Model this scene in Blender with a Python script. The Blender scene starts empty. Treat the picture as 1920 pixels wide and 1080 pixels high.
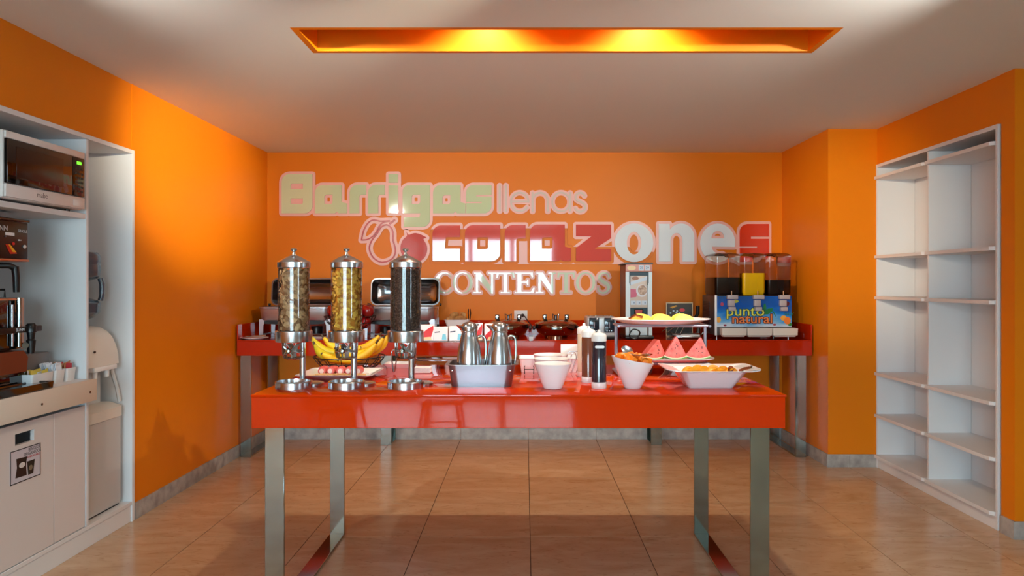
import bpy, bmesh, math, random
import numpy as np
from mathutils import Matrix, Vector
random.seed(7)
PI = math.pi
scene = bpy.context.scene
COL = scene.collection

# ------------------------------------------------------------------ camera
F, CX, CY, HC = 1350.0, 985.0, 531.0, 1.37      # focal length and vanishing point in photo pixels, eye height
cam_d = bpy.data.cameras.new('camera')
cam = bpy.data.objects.new('camera', cam_d); COL.objects.link(cam)
cam.location = (0, 0, HC); cam.rotation_euler = (PI / 2, 0, 0)
cam_d.sensor_width = 36.0; cam_d.lens = 36.0 * F / 1920.0
cam_d.shift_x = -(CX - 960) / 1920.0; cam_d.shift_y = -(540 - CY) / 1920.0
cam_d.clip_start = 0.02
scene.camera = cam
def PX(px, Y): return (px - CX) * Y / F
def PZ(py, Y): return HC - (py - CY) * Y / F

# ------------------------------------------------------------------ world, exposure
scene.view_settings.view_transform = 'Standard'
scene.view_settings.look = 'None'
scene.view_settings.gamma = 1.0
scene.view_settings.use_curve_mapping = False
scene.view_settings.exposure = 0.22
world = bpy.data.worlds.new('sky'); scene.world = world
world.use_nodes = True
bg = world.node_tree.nodes['Background']
bg.inputs[0].default_value = (0.66, 0.85, 1.0, 1); bg.inputs[1].default_value = 18.0
cy = scene.cycles
cy.use_denoising = True
cy.max_bounces = 8; cy.diffuse_bounces = 4; cy.glossy_bounces = 5; cy.transparent_max_bounces = 16
cy.transmission_bounces = 6
cy.caustics_reflective = False; cy.caustics_refractive = False
cy.sample_clamp_indirect = 6.0

# room planes (metres)
WL, WR_COL, WR, YB, YC, YE, HCEIL = -2.27, 2.258, 2.625, 6.334, 5.37, 3.856, 2.52
YF, XR = -3.0, 4.6
TOP_F, TOP_B = 0.921, 0.925      # heights of the front table and the back counter
def portal(name, loc, rot, sx, sy):
    l = bpy.data.lights.new(name, 'AREA'); l.shape = 'RECTANGLE'; l.size = sx; l.size_y = sy
    l.cycles.is_portal = True
    o = bpy.data.objects.new(name, l); COL.objects.link(o); o.location = loc; o.rotation_euler = rot
W1 = (-2.1, 0.62, 0.05, 2.36)     # glazed front of the room, x0 x1 z0 z1
W2 = (-2.4, -0.9, 0.85, 2.3)       # unseen far right wall window, added for more daylight, y0 y1 z0 z1
portal('window_daylight', ((W1[0] + W1[1]) / 2, YF - 0.02, (W1[2] + W1[3]) / 2), (PI / 2, 0, 0), W1[1] - W1[0], W1[3] - W1[2])
portal('window_daylight', (XR + 0.02, (W2[0] + W2[1]) / 2, (W2[2] + W2[3]) / 2), (PI / 2, 0, PI / 2), W2[1] - W2[0], W2[3] - W2[2])

# ------------------------------------------------------------------ materials
def lin(c):
    out = []
    for v in c[:3]:
        v = v / 255.0
        out.append(v / 12.92 if v <= 0.04045 else ((v + 0.055) / 1.055) ** 2.4)
    return tuple(out) + (1.0,)
MATS = {}
def mat(name, rgb=(200, 200, 200), rough=0.5, metal=0.0, spec=0.5, coat=0.0, noise=None, bump=None, emit=None, aniso=0.0, sss=0.0):
    if name in MATS: return MATS[name]
    m = bpy.data.materials.new(name); m.use_nodes = True
    nt = m.node_tree; b = nt.nodes['Principled BSDF']
    b.inputs['Base Color'].default_value = lin(rgb)
    b.inputs['Roughness'].default_value = rough
    b.inputs['Metallic'].default_value = metal
    b.inputs['Specular IOR Level'].default_value = spec
    b.inputs['Coat Weight'].default_value = coat
    b.inputs['Coat Roughness'].default_value = 0.02
    if sss:
        b.inputs['Subsurface Weight'].default_value = sss
        b.inputs['Subsurface Radius'].default_value = (0.01, 0.006, 0.003)
    if emit:
        b.inputs['Emission Color'].default_value = lin(emit[0]); b.inputs['Emission Strength'].default_value = emit[1]
    if noise or bump:
        geo = nt.nodes.new('ShaderNodeTexCoord')
    if noise:      # (scale, second colour, contrast low, contrast high)
        n = nt.nodes.new('ShaderNodeTexNoise'); n.inputs['Scale'].default_value = noise[0]; n.inputs['Detail'].default_value = 5
        r = nt.nodes.new('ShaderNodeValToRGB')
        r.color_ramp.elements[0].position = noise[2]; r.color_ramp.elements[1].position = noise[3]
        r.color_ramp.elements[0].color = lin(rgb); r.color_ramp.elements[1].color = lin(noise[1])
        nt.links.new(geo.outputs['Object'], n.inputs['Vector'])
        nt.links.new(n.outputs['Fac'], r.inputs[0]); nt.links.new(r.outputs[0], b.inputs['Base Color'])
    if bump:       # (scale, strength)
        n2 = nt.nodes.new('ShaderNodeTexNoise'); n2.inputs['Scale'].default_value = bump[0]; n2.inputs['Detail'].default_value = 4
        bp = nt.nodes.new('ShaderNodeBump'); bp.inputs['Strength'].default_value = bump[1]; bp.inputs['Distance'].default_value = 0.01
        nt.links.new(geo.outputs['Object'], n2.inputs['Vector'])
        nt.links.new(n2.outputs['Fac'], bp.inputs['Height']); nt.links.new(bp.outputs[0], b.inputs['Normal'])
    MATS[name] = m
    return m
def clear(name, tint=(255, 255, 255), gloss=0.12, rough=0.02):
    """thin clear plastic or glass: lets light through and mirrors a little"""
    if name in MATS: return MATS[name]
    m = bpy.data.materials.new(name); m.use_nodes = True
    nt = m.node_tree; nt.nodes.remove(nt.nodes['Principled BSDF'])
    t = nt.nodes.new('ShaderNodeBsdfTransparent'); t.inputs[0].default_value = lin(tint)
    g = nt.nodes.new('ShaderNodeBsdfGlossy'); g.inputs['Roughness'].default_value = rough
    fr = nt.nodes.new('ShaderNodeFresnel'); fr.inputs[0].default_value = 1.45
    mp = nt.nodes.new('ShaderNodeMath'); mp.operation = 'MULTIPLY_ADD'
    mp.inputs[1].default_value = 0.9; mp.inputs[2].default_value = gloss * 0.3
    mx = nt.nodes.new('ShaderNodeMixShader')
    nt.links.new(fr.outputs[0], mp.inputs[0]); nt.links.new(mp.outputs[0], mx.inputs[0])
    nt.links.new(t.outputs[0], mx.inputs[1]); nt.links.new(g.outputs[0], mx.inputs[2])
    nt.links.new(mx.outputs[0], nt.nodes['Material Output'].inputs[0])
    MATS[name] = m
    return m
def tile_material(name, c1, c2, c3, rough):
    m = bpy.data.materials.new(name); m.use_nodes = True
    nt = m.node_tree; b = nt.nodes['Principled BSDF']
    geo = nt.nodes.new('ShaderNodeNewGeometry'); oi = nt.nodes.new('ShaderNodeObjectInfo')
    add = nt.nodes.new('ShaderNodeVectorMath'); add.operation = 'ADD'
    mul = nt.nodes.new('ShaderNodeVectorMath'); mul.operation = 'MULTIPLY'; mul.inputs[1].default_value = (1.0, 2.6, 1.0)
    cmb = nt.nodes.new('ShaderNodeCombineXYZ')
    sc = nt.nodes.new('ShaderNodeMath'); sc.operation = 'MULTIPLY'; sc.inputs[1].default_value = 37.0
    nt.links.new(oi.outputs['Random'], sc.inputs[0]); nt.links.new(sc.outputs[0], cmb.inputs[2])
    nt.links.new(geo.outputs['Position'], mul.inputs[0]); nt.links.new(mul.outputs[0], add.inputs[0]); nt.links.new(cmb.outputs[0], add.inputs[1])
    n1 = nt.nodes.new('ShaderNodeTexNoise'); n1.inputs['Scale'].default_value = 2.2; n1.inputs['Detail'].default_value = 8; n1.inputs['Distortion'].default_value = 1.6
    n2 = nt.nodes.new('ShaderNodeTexNoise'); n2.inputs['Scale'].default_value = 9.0; n2.inputs['Detail'].default_value = 6; n2.inputs['Distortion'].default_value = 2.5
    for n in (n1, n2): nt.links.new(add.outputs[0], n.inputs['Vector'])
    r1 = nt.nodes.new('ShaderNodeValToRGB'); r1.color_ramp.elements[0].position = 0.35; r1.color_ramp.elements[1].position = 0.7
    r1.color_ramp.elements[0].color = lin(c1); r1.color_ramp.elements[1].color = lin(c2)
    r2 = nt.nodes.new('ShaderNodeValToRGB'); r2.color_ramp.elements[0].position = 0.57; r2.color_ramp.elements[1].position = 0.72
    r2.color_ramp.elements[0].color = (0, 0, 0, 1); r2.color_ramp.elements[1].color = (0.55, 0.55, 0.55, 1)
    mx = nt.nodes.new('ShaderNodeMix'); mx.data_type = 'RGBA'; mx.inputs[7].default_value = lin(c3)
    nt.links.new(n1.outputs['Fac'], r1.inputs[0]); nt.links.new(n2.outputs['Fac'], r2.inputs[0])
    nt.links.new(r2.outputs[0], mx.inputs[0]); nt.links.new(r1.outputs[0], mx.inputs[6]); nt.links.new(mx.outputs[2], b.inputs['Base Color'])
    b.inputs['Roughness'].default_value = rough
    MATS[name] = m
    return m
M_WALL = mat('orange_paint', (234, 130, 8), 0.42, noise=(1.1, (228, 124, 8), 0.3, 0.7), bump=(60, 0.04), spec=0.28)
M_CEIL = mat('ceiling_paint', (230, 238, 240), 0.8, bump=(40, 0.04))
M_TILE = tile_material('floor_tile', (206, 174, 142), (190, 152, 116), (160, 112, 74), 0.2)
M_GROUT = mat('grout', (84, 54, 36), 0.9)
M_STONE = mat('grey_stone', (176, 170, 164), 0.55, noise=(14, (140, 134, 130), 0.35, 0.7))
M_WHITE = mat('white_laminate', (226, 226, 228), 0.45)
M_CHROME = mat('chrome', (176, 190, 188), 0.10, 1.0, noise=(3, (156, 170, 170), 0.3, 0.7))
M_STEEL = mat('brushed_steel', (190, 192, 196), 0.22, 1.0)
M_DSTEEL = mat('dark_steel', (120, 122, 126), 0.2, 1.0)
M_RED = mat('red_glass', (216, 54, 2), 0.04, spec=0.32, coat=0.0)
M_DRED = mat('dark_red_glass', (188, 40, 2), 0.05, spec=0.35, coat=0.0)
M_BLACK = mat('black_plastic', (14, 15, 18), 0.35)
M_GBLACK = mat('gloss_black', (9, 7, 7), 0.08, coat=0.5)
M_PORC = mat('white_porcelain', (240, 240, 244), 0.12, coat=0.5)
M_PLASTIC = mat('white_plastic', (232, 232, 232), 0.35)
M_IVORY = mat('ivory_plastic', (222, 216, 206), 0.35)
M_CLEAR = clear('clear_acrylic')
M_GLASS = clear('window_glass', (250, 255, 253), 0.1)

# ------------------------------------------------------------------ mesh building
class MB:
    def __init__(s): s.v = []; s.f = []
    def add(s, vs, fs, m=None):
        o = len(s.v)
        if m is not None: vs = [tuple(m @ Vector(p)) for p in vs]
        s.v += [tuple(p) for p in vs]; s.f += [tuple(i + o for i in f) for f in fs]
        return s
    def box(s, x0, x1, y0, y1, z0, z1, bev=0.0, seg=2, m=None):
        vs = [(x0, y0, z0), (x1, y0, z0), (x1, y1, z0), (x0, y1, z0), (x0, y0, z1), (x1, y0, z1), (x1, y1, z1), (x0, y1, z1)]
        fs = [(3, 2, 1, 0), (4, 5, 6, 7), (0, 1, 5, 4), (1, 2, 6, 5), (2, 3, 7, 6), (3, 0, 4, 7)]
        if bev > 0:
            bm = bmesh.new(); bv = [bm.verts.new(p) for p in vs]
            for f in fs: bm.faces.new([bv[i] for i in f])
            bmesh.ops.bevel(bm, geom=list(bm.edges), offset=bev, segments=seg, affect='EDGES', profile=0.5)
            bm.verts.index_update()
            vs = [tuple(v.co) for v in bm.verts]; fs = [tuple(v.index for v in f.verts) for f in bm.faces]; bm.free()
        return s.add(vs, fs, m)
    def loft(s, loops, cap0=True, cap1=True, closed=True, m=None):
        n = len(loops[0]); vs = [p for l in loops for p in l]; fs = []
        for k in range(len(loops) - 1):
            for i in range(n if closed else n - 1):
                j = (i + 1) % n
                fs.append((k * n + i, k * n + j, (k + 1) * n + j, (k + 1) * n + i))
        if cap0: fs.append(tuple(range(n - 1, -1, -1)))
        if cap1: fs.append(tuple((len(loops) - 1) * n + i for i in range(n)))
        return s.add(vs, fs, m)
    def lathe(s, prof, n=32, c=(0, 0, 0), m=None, cap0=True, cap1=True):
        loops = [[(c[0] + max(r, 1e-4) * math.cos(2 * PI * i / n), c[1] + max(r, 1e-4) * math.sin(2 * PI * i / n), c[2] + z) for i in range(n)] for r, z in prof]
        return s.loft(loops, cap0, cap1, True, m)
    def tube(s, path, r, n=8, closed=False, m=None):
        P = [Vector(p) for p in path]; N = len(P)
        rr = r if isinstance(r, (list, tuple)) else [r] * N
        T = []
        for i in range(N):
            a = P[(i - 1) % N] if (closed or i > 0) else P[i]; b = P[(i + 1) % N] if (closed or i < N - 1) else P[i]
            T.append((b - a).normalized())
        u = T[0].orthogonal().normalized(); loops = []
        for i in range(N):
            u = (u - T[i] * u.dot(T[i]))
            u = u.normalized() if u.length > 1e-6 else T[i].orthogonal().normalized()
            w = T[i].cross(u)
            loops.append([tuple(P[i] + (u * math.cos(2 * PI * k / n) + w * math.sin(2 * PI * k / n)) * rr[i]) for k in range(n)])
        if closed: loops.append(loops[0]); return s.loft(loops, False, False, True, m)
        return s.loft(loops, True, True, True, m)
    def ring(s, c, r, t, n=40, k=6, m=None, ry=None):
        ry = ry or r
        return s.tube([(c[0] + r * math.cos(2 * PI * i / n), c[1] + ry * math.sin(2 * PI * i / n), c[2]) for i in range(n)], t, k, True, m)
    def prism(s, poly, a, b, axis='z', m=None):
        def q(p, t): return {'z': (p[0], p[1], t), 'y': (p[0], t, p[1]), 'x': (t, p[0], p[1])}[axis]
        return s.loft([[q(p, a) for p in poly], [q(p, b) for p in poly]], True, True, True, m)
    def ell(s, c, r, nu=16, nv=10, m=None):
        loops = []
        for j in range(1, nv):
            t = PI * j / nv
            loops.append([(c[0] + r[0] * math.sin(t) * math.cos(2 * PI * i / nu), c[1] + r[1] * math.sin(t) * math.sin(2 * PI * i / nu), c[2] + r[2] * math.cos(t)) for i in range(nu)])
        return s.loft(loops, True, True, True, m)
    def xf(s, m):
        s.v = [tuple(m @ Vector(p)) for p in s.v]; return s
    def build(s, name, material, parent=None, angle=40, loc=None):
        me = bpy.data.meshes.new(name); me.from_pydata(s.v, [], s.f)
        bm = bmesh.new(); bm.from_mesh(me); bmesh.ops.recalc_face_normals(bm, faces=bm.faces); bm.to_mesh(me); bm.free()
        return finish(name, me, material, parent, angle, loc)
def finish(name, me, material, parent=None, angle=40, loc=None):
    me.materials.clear(); me.materials.append(material)
    me.polygons.foreach_set('use_smooth', [True] * len(me.polygons))
    me.set_sharp_from_angle(angle=math.radians(angle)); me.update()
    o = bpy.data.objects.new(name, me); COL.objects.link(o)
    if parent: o.parent = parent
    if loc: o.location = loc
    return o
def share(o, loc, parent=None, rot=None):
    c = o.copy(); COL.objects.link(c); c.location = loc
    if parent is not None: c.parent = parent
    if rot: c.rotation_euler = rot
    return c
def tag(o, label=None, cat=None, group=None, kind=None):
    if label: o['label'] = label
    if cat: o['category'] = cat
    if group: o['group'] = group
    if kind: o['kind'] = kind
    return o
def thing(name, loc, label, cat, group=None, rz=0.0):
    o = bpy.data.objects.new(name, None); COL.objects.link(o); o.empty_display_size = 0.05
    o.location = loc; o.rotation_euler = (0, 0, rz)
    return tag(o, label, cat, group)
def dup(root, loc, label=None, group=None, rz=None, rot=None):
    r = root.copy(); COL.objects.link(r); r.location = loc
    if rz is not None: r.rotation_euler = (0, 0, rz)
    if rot is not None: r.rotation_euler = rot
    if label: r['label'] = label
    if group: r['group'] = group
    for ch in list(root.children):
        c = ch.copy(); COL.objects.link(c); c.parent = r
        for g in list(ch.children):
            d = g.copy(); COL.objects.link(d); d.parent = c
    return r
def struct(o): o['kind'] = 'structure'; return o
def rrect(w, d, r, z=0.0, n=5, cx=0.0, cy=0.0):
    pts = []
    for (sx, sy, a0) in ((1, 1, 0), (-1, 1, PI / 2), (-1, -1, PI), (1, -1, 1.5 * PI)):
        for k in range(n + 1):
            a = a0 + PI / 2 * k / n
            pts.append((cx + sx * (w / 2 - r) + r * math.cos(a), cy + sy * (d / 2 - r) + r * math.sin(a), z))
    return pts
def vessel(w0, d0, r0, w1, d1, r1, h, t=0.004, flange=0.0, fr=None, floor=0.004, n=5):
    """open tapered tray: base size, rim size, height, wall thickness, rim flange"""
    L = [rrect(w0, d0, r0, 0, n), rrect(w1, d1, r1, h - (0.003 if flange else 0), n)]
    if flange:
        L += [rrect(w1 + 2 * flange, d1 + 2 * flange, r1 + flange, h - 0.002, n), rrect(w1 + 2 * flange, d1 + 2 * flange, r1 + flange, h, n)]
    L += [rrect(w1 - 2 * t, d1 - 2 * t, max(r1 - t, .002), h, n), rrect(w0 - 2 * t, d0 - 2 * t, max(r0 - t, .002), floor, n)]
    return MB().loft(L)
ROTX = Matrix.Rotation(PI / 2, 4, 'X')      # flat art (x right, y up, z towards the viewer) stood up against a wall facing the camera
def fill_art(name, loops, depth, material, parent=None, M=None):
    """2D outlines with holes, filled and given a thickness"""
    cu = bpy.data.curves.new(name, 'CURVE'); cu.dimensions = '2D'; cu.fill_mode = 'BOTH'; cu.extrude = depth / 2
    for lp in loops:
        sp = cu.splines.new('POLY'); sp.points.add(len(lp) - 1)
        for p, q in zip(sp.points, lp): p.co = (q[0], q[1], 0, 1)
        sp.use_cyclic_u = True
    return bake(name, cu, material, parent, M)
def bake(name, cu, material, parent, M):
    tmp = bpy.data.objects.new(name, cu); COL.objects.link(tmp)
    dg = bpy.context.evaluated_depsgraph_get(); dg.update()
    me = bpy.data.meshes.new_from_object(tmp.evaluated_get(dg))
    bpy.data.objects.remove(tmp); bpy.data.curves.remove(cu)
    if M is not None: me.transform(M)
    return finish(name, me, material, parent, 30)
def lettering(name, txt, size, material, parent=None, M=None, depth=0.001, offset=0.0, width=1.0, align='CENTER', space=1.0):
    cu = bpy.data.curves.new(name, 'FONT'); cu.body = txt; cu.size = size; cu.align_x = align; cu.align_y = 'CENTER'
    cu.extrude = depth / 2; cu.offset = offset; cu.space_character = space; cu.resolution_u = 3
    m = Matrix.Scale(width, 4, (1, 0, 0))
    return bake(name, cu, material, parent, (M @ m) if M is not None else m)
def catmull(pts, k=6, closed=False):
    P = [Vector(p) for p in pts]; N = len(P); out = []
    for i in range(N if closed else N - 1):
        g = lambda j: P[j % N] if closed else P[min(max(j, 0), N - 1)]
        a, b, c, d = g(i - 1), g(i), g(i + 1), g(i + 2)
        for s in range(k):
            t = s / k
            out.append(tuple(0.5 * ((2 * b) + (c - a) * t + (2 * a - 5 * b + 4 * c - d) * t * t + (3 * b - a - 3 * c + d) * t ** 3)))
    if not closed: out.append(tuple(P[-1]))
    return out

# ================================================================== the room
# ---- floor: grout bed with separate tiles
TS = 0.595
fl = struct(MB().box(WL - 0.55, XR, YF, YB + 0.1, -0.06, -0.003).build('floor', M_GROUT))
tb = MB().box(0, TS - 0.004, 0, TS - 0.004, -0.003, 0.0)
tile0 = None
def clipped(x0, x1, y0, y1):
    o = MB().box(x0, x1, y0, y1, -0.003, 0.0).build('tile', M_TILE, fl); return o
ox, oy = 0.028, 5.675
for i in range(-5, 8):
    for j in range(-15, 2):
        x0, y0 = ox + i * TS, oy + j * TS
        x1, y1 = x0 + TS - 0.004, y0 + TS - 0.004
        if x1 < WL - 0.5 or x0 > XR - 0.02 or y1 < YF + 0.02 or y0 > YB: continue
        cx0, cx1, cy0, cy1 = max(x0, WL - 0.5), min(x1, XR - 0.01), max(y0, YF + 0.01), min(y1, YB)
        if (cx0, cx1, cy0, cy1) == (x0, x1, y0, y1):
            if tile0 is None: tile0 = tb.build('tile', M_TILE, fl); tile0.location = (x0, y0, 0)
            else: share(tile0, (x0, y0, 0))
        else: clipped(cx0, cx1, cy0, cy1)

# ---- walls
CB0, CB1, CBT = 2.60, 4.158, 2.137            # left built-in: near end, far end, top
SB0, SB1, SBT, SBX = 3.985, 5.37, 2.252, 2.895  # right built-in: near end, far end, top, back
struct(MB().box(WL - 0.6, 2.9, YB, YB + 0.12, 0, HCEIL).build('wall_back', M_WALL))
wl = MB().box(WL - 0.6, WL, CB1, YB, 0, HCEIL)
wl.box(WL - 0.6, WL - 0.004, CB0, CB1, CBT, HCEIL)
wl.box(WL - 0.6, WL, YF, CB0, 0, HCEIL).box(WL - 0.6, WL - 0.52, CB0, CB1, 0, CBT)
struct(wl.build('wall_left', M_WALL))
struct(MB().box(WR_COL, WR + 0.3, YC, YB, 0, HCEIL).build('wall_column', M_WALL))
wr = MB().box(WR, WR + 0.4, SB0 - 0.02, YC, SBT, HCEIL).box(WR - 0.004, WR + 0.4, YE, SB0 - 0.02, 0, HCEIL)
wr.box(WR + 0.29, WR + 0.4, SB0 - 0.02, YC, 0, SBT)
wr.box(WR + 0.4, XR, YE, YE + 0.15, 0, HCEIL)
struct(wr.build('wall_right', M_WALL))
M_FAR = mat('pale_wall_paint', (214, 206, 198), 0.7)
wf = MB().box(WL - 0.6, W1[0], YF - 0.15, YF, 0, HCEIL).box(W1[1], XR, YF - 0.15, YF, 0, HCEIL)
wf.box(W1[0], W1[1], YF - 0.15, YF, 0, W1[2]).box(W1[0], W1[1], YF - 0.15, YF, W1[3], HCEIL)
struct(wf.build('wall_front', M_FAR))
ws = MB().box(XR, XR + 0.15, YF, W2[0], 0, HCEIL).box(XR, XR + 0.15, W2[1], YE + 0.15, 0, HCEIL)
ws.box(XR, XR + 0.15, W2[0], W2[1], 0, W2[2]).box(XR, XR + 0.15, W2[0], W2[1], W2[3], HCEIL)
struct(ws.build('wall_side', M_FAR))
M_ALU = mat('window_frame_metal', (205, 208, 210), 0.35, 0.6)
wn = struct(thing('window_1', (0, YF - 0.05, 0), None, None))
n = 3
for k in range(n):
    a = W1[0] + (W1[1] - W1[0]) * k / n; b = W1[0] + (W1[1] - W1[0]) * (k + 1) / n
    fr = MB().box(a, a + 0.045, -.025, .025, W1[2], W1[3]).box(b - 0.045, b, -.025, .025, W1[2], W1[3])
    fr.box(a + .045, b - .045, -.025, .025, W1[2], W1[2] + .07).box(a + .045, b - .045, -.025, .025, W1[3] - .05, W1[3])
    fr.build('window_frame', M_ALU, wn)
    MB().box(a + .045, b - .045, -.003, .003, W1[2] + .07, W1[3] - .05).build('pane', M_GLASS, wn)
wn = struct(thing('added_window', (XR + 0.05, 0, 0), None, None))  # out of view, added to let extra daylight into the room
for k in range(3):
    a = W2[0] + (W2[1] - W2[0]) * k / 3; b = W2[0] + (W2[1] - W2[0]) * (k + 1) / 3
    fr = MB().box(-.025, .025, a, a + 0.045, W2[2], W2[3]).box(-.025, .025, b - 0.045, b, W2[2], W2[3])
    fr.box(-.025, .025, a + .045, b - .045, W2[2], W2[2] + .05).box(-.025, .025, a + .045, b - .045, W2[3] - .05, W2[3])
    fr.build('window_frame', M_ALU, wn)
    MB().box(-.003, .003, a + .045, b - .045, W2[2] + .05, W2[3] - .05).build('pane', M_GLASS, wn)
tag(MB().box(-14, 16, -16, YF - 0.15, -0.12, -0.06).box(XR + .15, 16, YF - .15, 12, -0.12, -0.06).build('ground', mat('pale_paving', (190, 188, 180), 0.9)), kind='structure')

# ---- ceiling with the long lit recess
RX0, RX1, RY0, RY1, RZ = -1.03, 1.402, 3.268, 3.569, 2.86
X0, X1, Y0, Y1 = WL - 0.6, XR, YF, YB + 0.1
g = .03
ce = MB().box(X0, X1, Y0, RY0 - g, HCEIL, HCEIL + .1).box(X0, X1, RY1 + g, Y1, HCEIL, HCEIL + .1)
ce.box(X0, RX0 - g, RY0 - g, RY1 + g, HCEIL, HCEIL + .1).box(RX1 + g, X1, RY0 - g, RY1 + g, HCEIL, HCEIL + .1)
ceil = struct(ce.build('ceiling', M_CEIL))
rc = MB().box(RX0 - .03, RX1 + .03, RY1, RY1 + .03, HCEIL, RZ).box(RX0 - .03, RX1 + .03, RY0 - .03, RY0, HCEIL, RZ)
rc.box(RX0 - .03, RX0, RY0, RY1, HCEIL, RZ).box(RX1, RX1 + .03, RY0, RY1, HCEIL, RZ).box(RX0 - .03, RX1 + .03, RY0 - .03, RY1 + .03, RZ, RZ + .03)
rc.build('recess_lining', M_WALL, ceil)
def lamp_light(name, parent, loc, aim, power, color, size, blend, rad=0.03):
    l = bpy.data.lights.new(name, 'SPOT'); l.energy = power; l.color = color; l.spot_size = math.radians(size); l.spot_blend = blend
    l.shadow_soft_size = rad
    o = bpy.data.objects.new(name, l); COL.objects.link(o); o.location = loc
    o.rotation_euler = (Vector(aim) - Vector(loc)).to_track_quat('-Z', 'Y').to_euler()
    return o
M_BULB = mat('lamp_lens', (255, 236, 200), 0.4, emit=((255, 220, 160), 3.0))
WARM = (1.0, 0.84, 0.60); SOFT = (1.0, 0.92, 0.80)
for k, x in enumerate((-0.20, 0.60)):
    t = thing('recessed_downlight', (x, 3.345, RZ), ('round downlight in the orange ceiling recess above the steel pan' if k == 0 else 'round downlight in the orange ceiling recess above the fruit bowls'), 'ceiling lamp', 'downlights in the ceiling recess')
    MB().lathe([(.05, 0), (.05, -.05), (.044, -.05), (.04, -.01), (0, -.01)], 24).build('housing', M_STEEL, t)
    MB().lathe([(.039, -.012), (.039, -.02), (0, -.026)], 20).build('lens', M_BULB, t)
    lamp_light('downlight_bulb', t, (x, 3.345, RZ - .06), (x, 3.40, 0), 52, WARM, 125, 0.7, 0.04)
# aimed ceiling spots outside the picture that wash the side walls
def track_spot(loc, aim, label, power, size, blend, color=None):
    t = thing('ceiling_spotlight', loc, label, 'spotlight', 'wall washing ceiling spots')
    q = (Vector(aim) - Vector(loc)).to_track_quat('-Z', 'Y').to_matrix().to_4x4()
    MB().lathe([(.03, 0), (.03, -.012), (.008, -.012), (.008, -.07)], 20).build('mount', M_WHITE, t)
    T = Matrix.Translation((0, 0, -.10)) @ q
    MB().lathe([(.02, .05), (.035, .045), (.038, -.05), (.034, -.05), (.030, -.02), (0, -.02)], 24, m=T).build('lamp_head', M_WHITE, t)
    MB().lathe([(.029, -.022), (0, -.028)], 20, m=T).build('lens', M_BULB, t)
    p = Vector(loc) + (T @ Vector((0, 0, -.055)))
    lamp_light('spot_bulb', t, p, aim, power, color or WARM, size, blend, 0.03)
track_spot((1.1, 1.2, HCEIL), (WL, 4.95, 2.14), 'white ceiling spotlight aimed at the left orange wall', 1450, 20.5, 1.0)
track_spot((-.7, 1.2, HCEIL), (2.33, 5.37, 1.75), 'white ceiling spotlight aimed at the orange column', 500, 22, 1.0)
track_spot((-1.9, 2.1, HCEIL), (.7, YB, 1.0), 'white ceiling spotlight near the left wall aimed across the buffet', 110, 75, 0.8, SOFT)
track_spot((1.9, 2.1, HCEIL), (-1.3, YB, 1.2), 'white ceiling spotlight on the shelf side aimed across the buffet', 175, 75, 0.8, SOFT)

# ---- baseboards of grey stone pieces
def baseboard(name, pts, joints=0.595, start=0.0):
    root = struct(thing(name, (pts[0][0], pts[0][1], 0), None, None))
    a, b = Vector((*pts[0], 0)), Vector((*pts[1], 0)); d = (b - a); L = d.length; d.normalize(); nrm = Vector((pts[2][0], pts[2][1], 0))
    s = 0.0; cut = start if start > 0 else joints
    while s < L - 1e-4:
        e = min(cut, L); p, q = a + d * (s + .001), a + d * (e - .001); w = nrm * 0.012
        vs = [p, q, q + w, p + w]; base = Vector((pts[0][0], pts[0][1], 0))
        mb = MB().loft([[tuple(v - base) for v in vs], [tuple(v - base + Vector((0, 0, .092))) for v in vs],
                        [tuple(v - base + Vector((0, 0, .095)) + (nrm * -.002 if i > 1 else Vector())) for i, v in enumerate(vs)]])
        mb.build('stone_piece', M_STONE, root)
        s = e; cut = e + joints
baseboard('baseboard_left', ((WL, YB), (WL, CB1 + .012), (1, 0)), start=.35)
baseboard('baseboard_back', ((WL, YB), (WR_COL, YB), (0, -1)), start=(0.028 - WL) % TS)
baseboard('baseboard_column', ((WR_COL - .012, YC), (WR, YC), (0, -1)), start=.168)
baseboard('baseboard_column_side', ((WR_COL, YB), (WR_COL, YC), (-1, 0)))
baseboard('baseboard_right', ((WR - .004, SB0 - .03), (WR - .004, YE - .012), (-1, 0)))
baseboard('baseboard_right_return', ((WR - .016, YE), (XR, YE), (0, -1)), start=.5)

# ---- left built-in cabinet, worktop
cab = thing('built_in_cabinet', (WL, CB0, 0), 'tall white built-in cabinet with open bays in the left orange wall', 'cabinet')
def cbox(name, x0, x1, y0, y1, z0, z1, m=M_WHITE, bev=.0015, parent=None):
    return MB().box(x0 - WL, x1 - WL, y0 - CB0, y1 - CB0, z0, z1, bev, 1).build(name, m, parent or cab)
YD = 3.705
XBK = WL - 0.515
cbox('back_panel', XBK, XBK + .01, CB0, CB1, .0, CBT)
cbox('side_panel', XBK + .011, WL + .012, CB1 - .022, CB1 + .004, 0.0, CBT)
cbox('side_panel', XBK + .011, WL + .012, CB0, CB0 + .02, 0.0, CBT)
cbox('top_panel', XBK + .011, WL + .012, CB0 + .021, CB1 - .023, CBT - .024, CBT)
cbox('divider', XBK + .011, WL + .010, YD, YD + .022, .117, CBT - .025)
cbox('shelf', XBK + .011, WL + .008, CB0 + .021, YD - .001, 1.700, 1.727)
cbox('plinth', WL - .02, WL + .004, CB0 + .021, CB1 - .024, 0.0, .094)
cbox('plinth_ledge', XBK + .011, WL + .010, CB0 + .021, CB1 - .024, .095, .116)
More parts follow.
